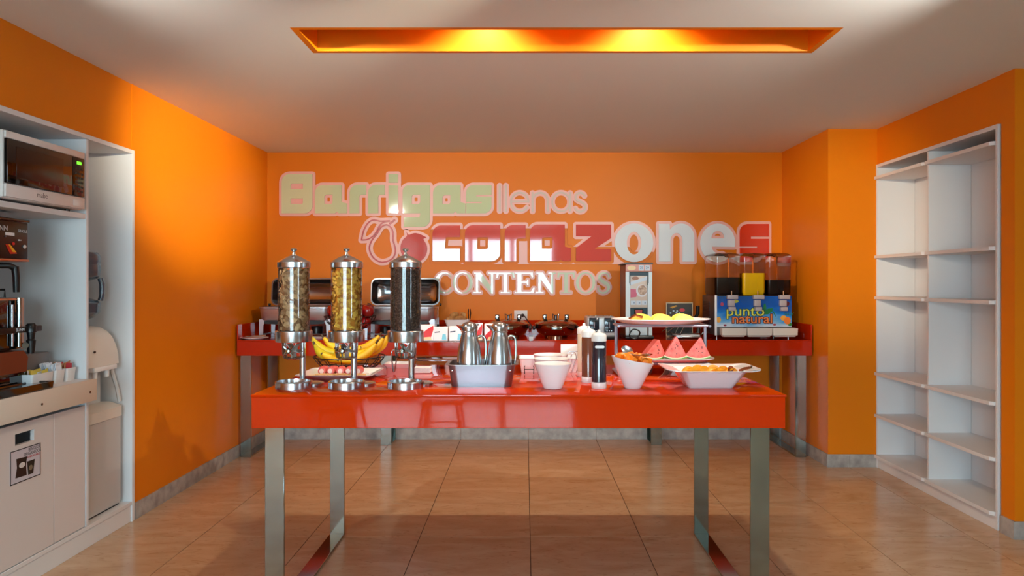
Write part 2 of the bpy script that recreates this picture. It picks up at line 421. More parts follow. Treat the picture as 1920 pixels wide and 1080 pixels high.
# doors; the near one has a cut-out grip
M_DOOR = mat('white_door', (220, 212, 210), 0.4)
d1 = thing('door', (0, 0, 0), None, None); d1.parent = cab; del_keys = None
YS = 3.458
hx0, hx1 = WL - .012, WL + .006
dd = MB()
gy0, gy1, gz0, gz1 = 3.195, 3.318, .647, .698
for (a, b, c, d) in ((CB0 + .024, gy0, .120, .742), (gy1, YS - .002, .120, .742), (gy0, gy1, .120, gz0), (gy0, gy1, gz1, .742)):
    dd.box(hx0 - WL, hx1 - WL, a - CB0, b - CB0, c, d)
bpy.data.objects.remove(d1)
dd.build('door', M_DOOR, cab)
cbox('door', hx0, hx1, YS + .002, YD - .002, .120, .742, M_DOOR)
wt = thing('worktop', (WL, CB0, 0.85), 'white laminate worktop with deep front fascia under the coffee brewer', 'worktop')
MB().box(XBK + .012 - WL, .035, .022, YD - CB0 - .002, 0, .027, .001).build('top_board', M_WHITE, wt)
fs = MB().box(.036, .054, .022, YD - CB0 + .02, -.083, .027, .001).build('fascia', mat('cream_laminate', (226, 214, 200), 0.45), wt)
for y in (3.30, 3.665):
    MB().lathe([(.006, 0), (.006, .002), (0, .003)], 10, m=Matrix.Translation((.054, y - CB0, -.035)) @ Matrix.Rotation(PI / 2, 4, 'Y')).build('screw', M_DSTEEL, fs)
# recycling notice on the door
sg = thing('notice', (WL + .0065, 3.162, .478), 'square black-framed waste notice with cup and bag on the white door', 'sign')
SW, SH = .198, .149
MS = Matrix(((0, 0, 1, 0), (1, 0, 0, 0), (0, 1, 0, 0), (0, 0, 0, 1)))     # art x -> world y, art y -> z, art z -> +x
MB().box(0, SW, 0, SH, 0, .001, m=MS).build('sheet', mat('notice_paper', (206, 200, 210), .5), sg)
bd = MB()
for q in ((0, SW, 0, .004), (0, SW, SH - .004, SH), (0, .004, .004, SH - .004), (SW - .004, SW, .004, SH - .004)): bd.box(*q, .001, .0018, m=MS)
bd.build('border', M_BLACK, sg)
MB().prism([(.032, .025), (.104, .022), (.100, .070), (.106, .106), (.038, .110), (.042, .070)], .001, .0018, m=MS).build('bag_print', mat('notice_brown', (38, 22, 20), .5), sg)
MB().prism([(.05 + .02 * math.cos(a) + .024, .075 + .012 * math.sin(a)) for a in [2 * PI * i / 16 for i in range(16)]], .0018, .0022, m=MS).build('bag_patch', mat('notice_white', (220, 216, 214), .5), sg)
MB().prism([(.114, .020), (.146, .020), (.157, .082), (.106, .082)], .0018, .0024, m=MS).build('cup_print', mat('notice_dark', (30, 28, 24), .5), sg)
MB().prism([(.130 + .012 * math.cos(a), .050 + .012 * math.sin(a)) for a in [2 * PI * i / 14 for i in range(14)]], .0024, .0028, m=MS).build('cup_badge', mat('notice_tan', (130, 118, 96), .5), sg)
M_INK = mat('notice_ink', (60, 62, 72), .5)
lettering('print', 'RESIDUOS', .020, M_INK, sg, MS @ Matrix.Translation((.155, .134, .0014)), .0006, width=.85)
lettering('print', 'ORGANICOS', .022, M_INK, sg, MS @ Matrix.Translation((.143, .116, .0014)), .0006, width=.9)
lettering('print', 'NO RECICLABLES', .013, mat('notice_red', (190, 60, 66), .5), sg, MS @ Matrix.Translation((.148, .100, .0014)), .0006, width=.95)

# ---- right built-in shelf
sh = thing('built_in_shelf', (WR, SB0, 0), 'empty white two-bay shelving built into the right orange wall', 'shelf unit')
def sbox(name, x0, x1, y0, y1, z0, z1, m=M_WHITE):
    return MB().box(x0 - WR, x1 - WR, y0 - SB0, y1 - SB0, z0, z1, .0015, 1).build(name, m, sh)
YM = 4.681
sbox('back_panel', SBX, SBX + .012, SB0, SB1 - .002, .0, SBT)
sbox('side_panel', WR - .012, SBX - .001, SB0, SB0 + .018, .0, SBT)
sbox('side_panel', WR - .012, SBX - .001, SB1 - .022, SB1 - .002, .0, SBT)
sbox('top_panel', WR - .012, SBX - .001, SB0 + .019, SB1 - .023, SBT - .024, SBT)
sbox('divider', WR - .008, SBX - .001, YM - .009, YM + .009, .077, SBT - .025)
sbox('plinth', WR - .010, WR + .008, SB0 + .019, SB1 - .023, 0, .075)
for z in (2.16, 1.575, 1.273, .71, .40, .098):
    for (a, b) in ((SB0 + .0195, YM - .0095), (YM + .0095, SB1 - .0235)):
        ln = b - a
        pl = [(WR - .034 + .0, 0.02), (WR - .034, ln), (SBX - .0015, ln), (SBX - .0015, 0), (WR - .016, 0)]
        MB().prism([(p[0] - WR, p[1] + a - SB0) for p in pl], z - .021, z).build('shelf_board', M_WHITE, sh)

# ================================================================== front table and back counter
def flat_bar(mb, pts, w, t, axis):
    pass
ft = thing('buffet_table', (0, 2.9, 0), 'glossy orange-red glass buffet table on chrome flat-bar legs', 'table')
TX0, TX1, TY1 = -1.103, 1.047, 3.955 - 2.9
MB().box(TX0 - .003, TX1 + .004, -.004, TY1 + .003, TOP_F - .010, TOP_F, .002, 2).build('glass_top', M_RED, ft)
MB().box(TX0, TX1, 0, .012, .786, TOP_F - .0105, .001, 1).build('front_panel', M_RED, ft)
MB().box(TX0, TX1, TY1 - .012, TY1, .786, TOP_F - .0105, .001, 1).build('rear_panel', M_RED, ft)
for x in (TX0, TX1 - .012): MB().box(x, x + .012, .0125, TY1 - .0125, .786, TOP_F - .0105, .001, 1).build('side_panel', M_RED, ft)
MB().box(TX0 + .013, TX1 - .013, .0135, TY1 - .0135, .80, TOP_F - .011).build('frame_box', mat('table_core', (150, 60, 30), .7), ft)
def leg_frame(parent, x0, x1, y0, y1, ztop, t=.012):
    w = x1 - x0
    MB().box(x0, x1, y0, y0 + t, 0.0, ztop, .0015, 1).build('leg', M_CHROME, parent)
    MB().box(x0, x1, y1 - t, y1, 0.0, ztop, .0015, 1).build('leg', M_CHROME, parent)
    MB().box(x0, x1, y0 + t, y1 - t, 0.0, t, .0015, 1).build('floor_bar', M_CHROME, parent)
leg_frame(ft, -1.060, -.982, .03, 1.018, .7855)
leg_frame(ft, .916, .994, .03, 1.018, .7855)

bc = thing('buffet_counter', (0, 5.62, 0), 'long dark red glass counter along the back wall on chrome legs', 'counter')
BX0, BX1, BY1 = -2.252, 2.238, YB - 5.62 - .013
MB().box(BX0, BX1, 0, BY1, TOP_B - .010, TOP_B, .0015, 1).build('glass_top', M_DRED, bc)
MB().box(BX0, BX1, .002, .014, .804, TOP_B - .0105, .001, 1).build('front_panel', M_DRED, bc)
MB().box(BX0 + .02, BX1 - .02, .016, BY1 - .02, .815, TOP_B - .011).build('frame_box', MATS['table_core'], bc)
leg_frame(bc, -2.243, -2.160, .05, .66, .8035)
leg_frame(bc, 2.128, 2.212, .05, .66, .8035)
leg_frame(bc, -1.225, -1.135, .475, .69, .8145)
leg_frame(bc, 1.065, 1.155, .475, .69, .8145)
for i, (x0, x1, y0, y1) in enumerate(((BX0, BX1, BY1 - .010, BY1), (BX0, BX0 + .010, .0, BY1 - .011), (BX1 - .010, BX1, .0, BY1 - .011))):
    struct(MB().box(x0, x1, y0 + 5.62, y1 + 5.62, TOP_B + .0005, 1.047, .001, 1).build('trim_%d' % (i + 1), M_DRED))

# ================================================================== lettering on the back wall (drawn in photo pixels, set on the wall at its real size)
YL = YB - 0.016
def arc(cx, cy, rx, ry, a0, a1, n=12): return [(cx + rx * math.cos(math.radians(a0 + (a1 - a0) * i / n)), cy + ry * math.sin(math.radians(a0 + (a1 - a0) * i / n))) for i in range(n + 1)]
def rp(pts):
    """polygon with a rounding radius per corner"""
    out = []; n = len(pts)
    for i, p in enumerate(pts):
        r = p[2] if len(p) > 2 else 0
        P = Vector(p[:2])
        if not r: out.append(tuple(P)); continue
        a = (Vector(pts[i - 1][:2]) - P).normalized(); b = (Vector(pts[(i + 1) % n][:2]) - P).normalized()
        ang = a.angle(b); d = r / math.tan(ang / 2); c = P + (a + b).normalized() * (r / math.sin(ang / 2))
        s, e = P + a * d, P + b * d
        a0 = math.atan2(s.y - c.y, s.x - c.x); a1 = math.atan2(e.y - c.y, e.x - c.x)
        while a1 - a0 > PI: a1 -= 2 * PI
        while a1 - a0 < -PI: a1 += 2 * PI
        k = 7
        out += [(c.x + r * math.cos(a0 + (a1 - a0) * t / k), c.y + r * math.sin(a0 + (a1 - a0) * t / k)) for t in range(k + 1)]
    return out
class Field:
    """distance field over a patch of wall, used to draw the contour plates behind the letters"""
    def __init__(s, x0, y0, x1, y1, step=0.6):
        s.x0, s.y0, s.step = x0, y0, step
        xs = np.arange(x0, x1, step); ys = np.arange(y0, y1, step)
        s.X, s.Y = np.meshgrid(xs, ys); s.D = np.full(s.X.shape, 1e6)
    def seg(s, a, b):
        ax, ay = a; bx, by = b; dx, dy = bx - ax, by - ay; L = dx * dx + dy * dy + 1e-9
        t = np.clip(((s.X - ax) * dx + (s.Y - ay) * dy) / L, 0, 1)
        return np.hypot(s.X - ax - t * dx, s.Y - ay - t * dy)
    def poly(s, loops):
        d = np.full(s.X.shape, 1e6); ins = np.zeros(s.X.shape, bool)
        for lp in loops:
            for i in range(len(lp)):
                a, b = lp[i - 1], lp[i]
                d = np.minimum(d, s.seg(a, b))
                if a[1] != b[1]:
                    c = ((a[1] > s.Y) != (b[1] > s.Y)) & (s.X < (b[0] - a[0]) * (s.Y - a[1]) / (b[1] - a[1]) + a[0])
                    ins ^= c
        s.D = np.minimum(s.D, np.where(ins, -d, d))
    def stroke(s, pts, w, closed=False):
        for i in range(0 if closed else 1, len(pts)): s.D = np.minimum(s.D, s.seg(pts[i - 1], pts[i]) - w / 2)
    def contour(s, level):
        V = s.D - level; V[0, :] = V[-1, :] = 9; V[:, 0] = V[:, -1] = 9
        neg = V < 0; nxt = {}; pos = {}
        def ept(k):
            if k not in pos:
                i, j, h = k; i2, j2 = (i, j + 1) if h else (i + 1, j)
                t = V[i, j] / (V[i, j] - V[i2, j2])
                pos[k] = (s.x0 + s.step * (j + (t if h else 0)), s.y0 + s.step * (i + (0 if h else t)))
            return k
        cells = neg[:-1, :-1].astype(int) + neg[:-1, 1:] * 2 + neg[1:, 1:] * 4 + neg[1:, :-1] * 8
        TAB = {1: 'LT', 2: 'TR', 3: 'LR', 4: 'RB', 6: 'TB', 7: 'LB', 8: 'BL', 9: 'BT', 11: 'BR', 12: 'RL', 13: 'RT', 14: 'TL', 5: 'LTRB', 10: 'TRBL'}
        for i, j in np.argwhere((cells > 0) & (cells < 15)):
            i = int(i); j = int(j); c = TAB[int(cells[i, j])]
            E = {'T': (i, j, 1), 'B': (i + 1, j, 1), 'L': (i, j, 0), 'R': (i, j + 1, 0)}
            for k in range(0, len(c), 2): nxt[ept(E[c[k]])] = ept(E[c[k + 1]])
        loops = []
        while nxt:
            k0 = next(iter(nxt)); lp = []; k = k0
            while k in nxt: lp.append(pos[k]); k = nxt.pop(k)
            if len(lp) > 8:
                q = lp[::2]; loops.append(q)
        return loops
def to_wall(loops, Y=YL): return [[(PX(p[0], Y), PZ(p[1], Y)) for p in lp] for lp in loops]
# letters carry their own colour; glossy acrylic
M_SAGE = mat('sage_acrylic', (204, 222, 176), 0.06, coat=0.4)
M_PINK = mat('pink_contour_plate', (244, 188, 176), 0.35)
M_CORAL = mat('coral_acrylic', (220, 84, 74), 0.05, spec=0.6, coat=0.5)
M_VERM = mat('vermilion_acrylic', (222, 54, 10), 0.2)
M_ICE = mat('ice_acrylic', (236, 250, 255), 0.06, coat=0.4)
M_TAUPE = mat('taupe_acrylic', (216, 196, 180), 0.3)
M_MINT = mat('mint_acrylic', (216, 236, 210), 0.05, coat=0.6)
def word(name, label, glyphs, grow, box, cat='wall sign'):
    """glyphs: (part name, material, loops or ('stroke', pts, width, closed))"""
    cx = PX((box[0] + box[2]) / 2, YL); cz = PZ(box[3], YL)
    t = thing(name, (cx, YB - .001, cz), label, cat)
    fld = Field(*box)
    T0 = Matrix.Translation((-cx, 0, -cz))
    def put(nm, loops, d, off, m):
        return fill_art(nm, to_wall(loops), d, m, t, T0 @ Matrix.Translation((0, -off - d / 2, 0)) @ ROTX)
    for nm, m, g in glyphs:
        if g and g[0] == 'stroke':
            for st in g[1]: fld.stroke(*st)
            f2 = Field(*box, step=0.45)
            for st in g[1]: f2.stroke(*st)
            put(nm, f2.contour(0.0), .006, .0085, m)
        else:
            fld.poly(g); put(nm, g, .008, .0085, m)
    put('contour_plate', fld.contour(grow), .008, 0.0, M_PINK)
    return t
def shape_a(x, xr, xf, h0, h1, yt, yb, top, bot):
    return [rp([(x, top, 14), (xr, top), (xr, yb - 3.5, 2), (xf, yb - 1), (xf, bot), (xf - 15, bot), (xf - 19, bot - 2.5), (xf - 23, bot), (x, bot)]),
            rp([(h0, yt, 5), (h1, yt), (h1, yb, 4.5), (h0, yb)])]
def shape_r(x, xr, xs, ya, top, bot): return [rp([(x, top, 15), (xr, top), (xr, ya), (xs, ya, 5), (xs, bot), (x, bot)])]
barrigas = [
    ('letter', M_SAGE, [rp([(528, 326.5, 15), (585.5, 326.5), (585.5, 400, 14), (528, 400)]), rp([(545, 344, 3), (568, 344), (568, 354.5), (545, 354.5)]), rp([(545, 372), (568, 372), (568, 382.5, 3), (545, 382.5)])]),
    ('letter', M_SAGE, shape_a(590.5, 640.5, 650.5, 608, 623.5, 365, 382.5, 347, 400)),
    ('letter', M_SAGE, shape_r(655.5, 686.5, 673.5, 365, 346.5, 400)),
    ('letter', M_SAGE, shape_r(690, 721.5, 709, 365, 346.5, 400)),
    ('letter', M_SAGE, [[(728.5, 347.5), (746.5, 347.5), (746.5, 399.5), (728.5, 399.5)], [(728.5, 326.5), (746.5, 326.5), (746.5, 342.5), (728.5, 342.5)]]),
    ('letter', M_SAGE, [rp([(755, 347, 12), (806, 347), (806, 425.5, 14), (757, 425.5), (757, 407), (787, 407, 2), (788, 400), (755, 400)]), rp([(772, 365, 5), (788, 365), (788, 382.5, 5), (772, 382.5)])]),
    ('letter', M_SAGE, shape_a(812, 863.5, 872.5, 829.5, 844.5, 366, 382.5, 347, 400)),
    ('letter', M_SAGE, [rp([(874, 347, 14), (921.5, 347), (921.5, 366), (893, 366), (893, 368.5), (921.5, 368.5), (921.5, 400, 14), (874, 400), (874, 381), (903, 381), (903, 378.5), (874, 378.5)])]),
]
word('wall_lettering', 'pale green block lettering Barrigas with pink contour plate on the back wall', barrigas, 5.2, (516, 314, 934, 438))
W = 4.2
llenas = [
    ('letter', M_TAUPE, ('stroke', [([(936.8, 348), (936.8, 395.5)], W)])), ('letter', M_TAUPE, ('stroke', [([(948.6, 348), (948.6, 395.5)], W)])),
    ('letter', M_TAUPE, ('stroke', [(arc(974.5, 378.5, 16.5, 17.5, 0, -325, 30), 3.4), ([(958, 377.8), (991, 377.8)], 3.0)])),
    ('letter', M_TAUPE, ('stroke', [([(998.5, 362), (998.5, 396)], W), ([(998.5, 378)] + arc(1012.8, 376, 14.3, 14.5, 180, 360, 16) + [(1027.1, 396)], W)])),
    ('letter', M_TAUPE, ('stroke', [(arc(1052, 378.5, 16.5, 17.5, 0, 360, 32), 3.4), ([(1069, 362), (1069, 396)], W)])),
    ('letter', M_TAUPE, ('stroke', [(arc(1088, 370, 8.5, 8.6, -20, -200, 12) + [(1083, 375.5), (1092, 380)] + arc(1088, 388, 9.5, 8.6, -55, 160, 14), W)])),
]
word('wall_lettering', 'thin taupe lettering llenas with pink contour plate beside the green word', llenas, 3.4, (926, 338, 1110, 406))
def ellp(cx, cy, rx, ry, n=40): return [(cx + rx * math.cos(2 * PI * i / n), cy + ry * math.sin(2 * PI * i / n)) for i in range(n)]
coraz = [
    ('letter', M_CORAL, [rp([(811, 422.5, 16), (862.5, 422.5), (862.5, 444.5), (836, 444.5, 3), (834, 466), (862.5, 466), (862.5, 489.5), (811, 489.5)])]),
    ('letter', M_CORAL, [rp([(872, 422, 15), (938, 422), (938, 490, 17), (872, 490)]), rp([(895, 445, 3), (915, 445), (915, 467, 4), (895, 467)])]),
    ('letter', M_CORAL, shape_r(946.5, 985.5, 968, 447, 422, 490)),
    ('letter', M_CORAL, shape_a(994, 1059, 1070.5, 1016, 1036, 445, 466, 421, 489.5)),
    ('letter', M_CORAL, [[(1080, 421), (1146, 421), (1146, 446.5), (1115, 466.5), (1146, 466.5), (1146, 489.5), (1080, 489.5), (1080, 465), (1109, 443), (1080, 443)]]),
    ('letter', M_ICE, [ellp(1188.8, 455.2, 36.2, 36.2), ellp(1188.8, 455.8, 13.4, 21.2)]),
    ('letter', M_ICE, [[(1235.4, 419.6), (1255.5, 419.6), (1256.5, 431)] + arc(1277, 444, 24.7, 25, 215, 360, 16) + [(1301.7, 490.4), (1279.6, 490.4)] + arc(1268.5, 451, 11.1, 14, 0, -180, 14) + [(1257.3, 490.4), (1235.4, 490.4)]]),
    ('letter', M_ICE, [arc(1345.8, 455.4, 32.7, 36.2, 50, 372, 40) + [(1334.8, 462.4)] + arc(1350.5, 462.4, 15.7, 13.5, 180, 75, 8), [(1334, 447)] + arc(1346, 446, 12, 13, 180, 360, 14) + [(1358, 447)]]),
    ('letter', M_VERM, [rp([(1387, 420, 15), (1441.7, 420), (1441.7, 443.5), (1408, 443.5), (1408, 447.7), (1441.7, 447.7), (1441.7, 491, 15), (1387, 491), (1387, 465), (1419.8, 465), (1419.8, 462.3), (1387, 462.3)])]),
]
word('wall_lettering', 'large coral and white lettering corazones with pink contour plate', coraz, 5.2, (798, 408, 1456, 504))
def smooth(pts, closed=True, k=5): return [(p[0], p[1]) for p in catmull([(a, b, 0) for a, b in pts], k, closed)]
pear = smooth([(725, 421.5), (733, 427), (736.7, 436), (737, 450), (740, 462), (741, 472), (737, 483), (726, 490), (712, 491), (699, 482), (692.5, 467), (696, 452.5), (707, 437.5), (714, 426)])
leaf = smooth([(677.5, 450), (681.7, 432), (690, 418), (700, 412.5), (713, 414.7), (730, 414)], False) + smooth([(730, 414), (718, 417), (711, 424), (705, 435), (698, 443.5), (688, 449), (677.5, 450)], False)
M_LINE = mat('crimson_line', (186, 34, 22), 0.3)
fr_art = [('pear_outline', M_LINE, ('stroke', [(pear, 2.6, True)])), ('leaf_outline', M_LINE, ('stroke', [(leaf, 2.4)])),
          ('stalk', M_LINE, ('stroke', [([(731, 419), (739.5, 412.5)], 3.6)])),
          ('round_fruit', mat('coral_fruit_acrylic', (206, 84, 80), 0.07, coat=0.5), [smooth([(762, 434), (766, 440), (778, 437), (790, 440), (800, 446), (794, 448), (800, 460), (800.5, 472), (795, 484), (784, 491), (770, 490.5), (758, 483), (751.5, 472), (751.5, 460), (756, 449), (763, 442)], True, 4)])]
word('wall_art', 'red pear outline and round coral fruit cut-out beside the coral word', fr_art, 5.0, (664, 402, 812, 504), 'wall sign')
# serif capitals
def O_(cx, cy, rx, ry, tx, ty): return [ellp(cx, cy, rx, ry, 32), ellp(cx, cy, rx - tx, ry - ty, 32)]
yt, yb = 511, 549.5
def N_(x0, x1):
    return [[(x0 - 4, yt), (x0 + 8, yt), (x1 - 4.5, yb - 13), (x1 - 4.5, yt + 2), (x1 - 10, yt + 2), (x1 - 10, yt), (x1 + 5, yt), (x1 + 5, yt + 2), (x1 - .5, yt + 2), (x1 - .5, yb + 1), (x1 - 4, yb + 1), (x0 + 3.5, yt + 12), (x0 + 3.5, yb - 2), (x0 + 9, yb - 2), (x0 + 9, yb), (x0 - 6, yb), (x0 - 6, yb - 2), (x0 - .5, yb - 2), (x0 - .5, yt + 2), (x0 - 4, yt + 2)]]
def T_(cx, w):
    return [[(cx - w, yt), (cx + w, yt), (cx + w + .5, yt + 10), (cx + w - 2, yt + 10), (cx + w - 4, yt + 3.2), (cx + 3.5, yt + 3.2), (cx + 3.5, yb - 2), (cx + 9, yb - 2), (cx + 9, yb), (cx - 9, yb), (cx - 9, yb - 2), (cx - 3.5, yb - 2), (cx - 3.5, yt + 3.2), (cx - w + 4, yt + 3.2), (cx - w + 2, yt + 10), (cx - w - .5, yt + 10)]]
c_out = arc(833, 530.2, 17.5, 20, -42, -318, 26); c_in = arc(835, 530.2, 13.0, 17.6, -315, -45, 24)
s_spine = smooth([(1142, 520), (1139, 513.5), (1132, 511.5), (1125, 515), (1124, 522), (1131, 528.5), (1139, 533.5), (1141, 541), (1136, 547.5), (1129, 549), (1122.5, 545), (1121, 538.5)], False, 6)
def taper(sp, w0, w1):
    L, R = [], []
    for i, p in enumerate(sp):
        a, b = Vector(sp[max(i - 1, 0)]), Vector(sp[min(i + 1, len(sp) - 1)]); d = (b - a).normalized(); nn = Vector((-d.y, d.x))
        w = w0 + (w1 - w0) * math.exp(-((i / (len(sp) - 1) - .5) / .2) ** 2)
        L.append((p[0] + nn.x * w / 2, p[1] + nn.y * w / 2)); R.append((p[0] - nn.x * w / 2, p[1] - nn.y * w / 2))
    return [L + R[::-1]]
cont = [('letter', M_MINT, [c_out + [(846.5, 541)] + c_in + [(846.8, 520)]]),
        ('letter', M_MINT, O_(867.5, 530.2, 18.6, 20, 5.4, 2.0)), ('letter', M_MINT, N_(893, 925)), ('letter', M_MINT, T_(947.5, 16.5)),
        ('letter', M_MINT, [[(966, yt), (999, yt), (999.5, yt + 9), (997.5, yt + 9), (994, yt + 2.4), (977.5, yt + 2.4), (977.5, 528), (987, 528), (989, 524), (990.5, 524), (990.5, 535), (989, 535), (987, 530.4), (977.5, 530.4), (977.5, yb - 2.4), (995, yb - 2.4), (1000, yb - 10), (1002, yb - 10), (1000.5, yb), (966, yb), (966, yb - 2), (970.5, yb - 2), (970.5, yt + 2), (966, yt + 2)]]),
        ('letter', M_MINT, N_(1010, 1038)), ('letter', M_MINT, T_(1061.5, 16)), ('letter', M_MINT, O_(1098, 530.2, 18.0, 20, 5.2, 2.0)), ('letter', M_MINT, taper(s_spine, 2.6, 7.0))]
word('wall_lettering', 'mint serif capitals CONTENTOS with pink contour plate below the coral word', cont, 3.6, (804, 500, 1158, 562))

# ================================================================== things on the front table
T_Z = TOP_F
def depth_of(py, top=T_Z): return F * (HC - top) / (py - CY)     # distance of a point of the table top seen at that row
# ---- cereal dispensers
def dispenser(x, y, label, rzk):
    t = thing('cereal_dispenser', (x, y, T_Z), label, 'cereal dispenser', 'cereal dispensers on the front table')
    MB().lathe([(.078, 0), (.078, .026), (.075, .029), (.070, .029), (.068, .012), (0, .010)], 40).build('catch_tray', M_STEEL, t)
    MB().lathe([(.066, 0), (.066, .012), (.060, .016), (0, .017)], 36, c=(.045, .062, 0)).build('base_plate', M_STEEL, t)
    MB().lathe([(.0135, .0165), (.0135, .26)], 20, c=(.012, .085, 0)).build('pole', M_STEEL, t)
    MB().lathe([(.076, .198), (.077, .201), (.077, .243), (.074, .246), (.067, .246), (.067, .240), (.048, .2385), (.048, .198)], 40).build('collar', M_STEEL, t)
    MB().box(-.015, .04, .066, .098, .205, .235, .003).build('pole_clamp', M_STEEL, t)
    ch = MB().loft([rrect(.05, .05, .02, .121), rrect(.080, .080, .026, .130), rrect(.088, .088, .026, .150), rrect(.090, .090, .026, .1975)], True, False).build('dosing_chamber', M_CLEAR, t)
    wh = MB()
    for k in range(5):
        a = 2 * PI * k / 5 + .3
        wh.box(.004, .032, -.032, .032, -.0015, .0015, m=Matrix.Translation((0, 0, .162)) @ Matrix.Rotation(a, 4, 'Y'))
    wh.lathe([(.006, -.036), (.006, .036)], 12, m=Matrix.Translation((0, 0, .162)) @ ROTX)
    wh.build('paddle_wheel', mat('paddle_grey', (170, 172, 170), .4), t)
    kn = MB().lathe([(.012, .046), (.012, .060), (.008, .066), (0, .068)], 16, m=Matrix.Translation((-.006, 0, .162)) @ ROTX)
    for k in range(4):
        a = PI / 2 * k + rzk
        kn.tube([(-.006, -.056, .162), (-.006 + .026 * math.cos(a), -.058, .162 + .026 * math.sin(a))], .0038, 8)
    kn.build('turning_knob', M_CHROME, t)
    MB().lathe([(.0655, .2465), (.0655, .530)], 48, cap0=False, cap1=False).build('clear_tube', M_CLEAR, t)
    ld = MB().lathe([(.0675, .515), (.0695, .517), (.0695, .538), (.066, .542), (.030, .562), (.010, .570), (.007, .576), (.0055, .583), (.013, .591), (.014, .595), (.010, .599), (0, .600)], 40)
    ld.build('lid', M_STEEL, t)
    return t
dsp = [(551, 3.10, 'cereal dispenser holding brown bran flakes with its knob turned to an X', PI / 4),
       (650, 3.10, 'cereal dispenser holding golden corn flakes', .08), (760.5, 3.10, 'cereal dispenser holding dark chocolate cereal', -.15)]
DX = []
for px, y, lb, k in dsp:
    DX.append(PX(px, y)); dispenser(PX(px, y), y, lb, k)
def cereal(x, y, label, kind, top):
    rng = random.Random(hash(kind) % 1000 if False else {'bran': 1, 'corn': 2, 'choco': 3}[kind])
    c1, c2 = {'bran': ((232, 190, 138), (134, 88, 50)), 'corn': ((252, 206, 84), (190, 118, 22)), 'choco': ((124, 94, 78), (46, 30, 26))}[kind]
    m = mat('cereal_' + kind, c1, .7); nt = m.node_tree
    ca = nt.nodes.new('ShaderNodeVertexColor'); ca.layer_name = 'shade'; rmp = nt.nodes.new('ShaderNodeValToRGB')
    rmp.color_ramp.elements[0].color = lin(c2); rmp.color_ramp.elements[1].color = lin(c1)
    nt.links.new(ca.outputs[0], rmp.inputs[0]); nt.links.new(rmp.outputs[0], nt.nodes['Principled BSDF'].inputs['Base Color'])
    mb = MB()
    mb.lathe([(.052, .249), (.052, top - .006)], 24)
    N, sz = {'bran': (420, .016), 'corn': (620, .012), 'choco': (3400, .0036)}[kind]
    for i in range(N):
        a = rng.uniform(0, 2 * PI); z = rng.uniform(.252, top); r = rng.uniform(.052, .0585)
        if kind == 'choco': r = rng.uniform(.053, .0605)
        s = sz * rng.uniform(.7, 1.25)
        q = Matrix.Rotation(a, 4, 'Z') @ Matrix.Translation((min(r, .0635 - s * .38), 0, z)) @ Matrix.Rotation(rng.uniform(-1, 1) * .8 + PI / 2, 4, 'Y') @ Matrix.Rotation(rng.uniform(0, 6.28), 4, 'Z') @ Matrix.Rotation(rng.uniform(-.5, .5), 4, 'X')
        if kind == 'choco':
            mb.add([(s, 0, -s * .5), (-s * .7, s * .8, -s * .3), (-s * .7, -s * .8, -s * .4), (0, 0, s * .8)], [(0, 1, 2), (0, 1, 3), (1, 2, 3), (0, 2, 3)], q)
        else:
            k = 7; vs = [(0, 0, s * .28)]
            for j in range(k):
                t = 2 * PI * j / k; rr = s * rng.uniform(.75, 1.1)
                vs.append((rr * math.cos(t), rr * .8 * math.sin(t), rng.uniform(-.2, .2) * s))
            mb.add(vs, [(0, 1 + j, 1 + (j + 1) % k) for j in range(k)], q)
    o = mb.build('cereal', m, None, 20); o.location = (x, y, T_Z)
    # every flake its own shade
    at = o.data.color_attributes.new('shade', 'FLOAT_COLOR', 'POINT'); per = 4 if kind == 'choco' else 8; base = 48
    cols = []
    for i in range(len(o.data.vertices)):
        k = (i - base) // per; h = random.Random(k * 31 + 5).random() if i >= base else 0
        cols += [h, h, h, 1]
    at.data.foreach_set('color', cols)
    tag(o, label, 'cereal', None, 'stuff')
cereal(DX[0], 3.10, 'tan bran flakes filling a clear dispenser tube', 'bran', .508)
cereal(DX[1], 3.10, 'golden corn flakes filling a clear dispenser tube', 'corn', .512)
cereal(DX[2], 3.10, 'dark chocolate cereal grains filling a clear dispenser tube', 'choco', .514)

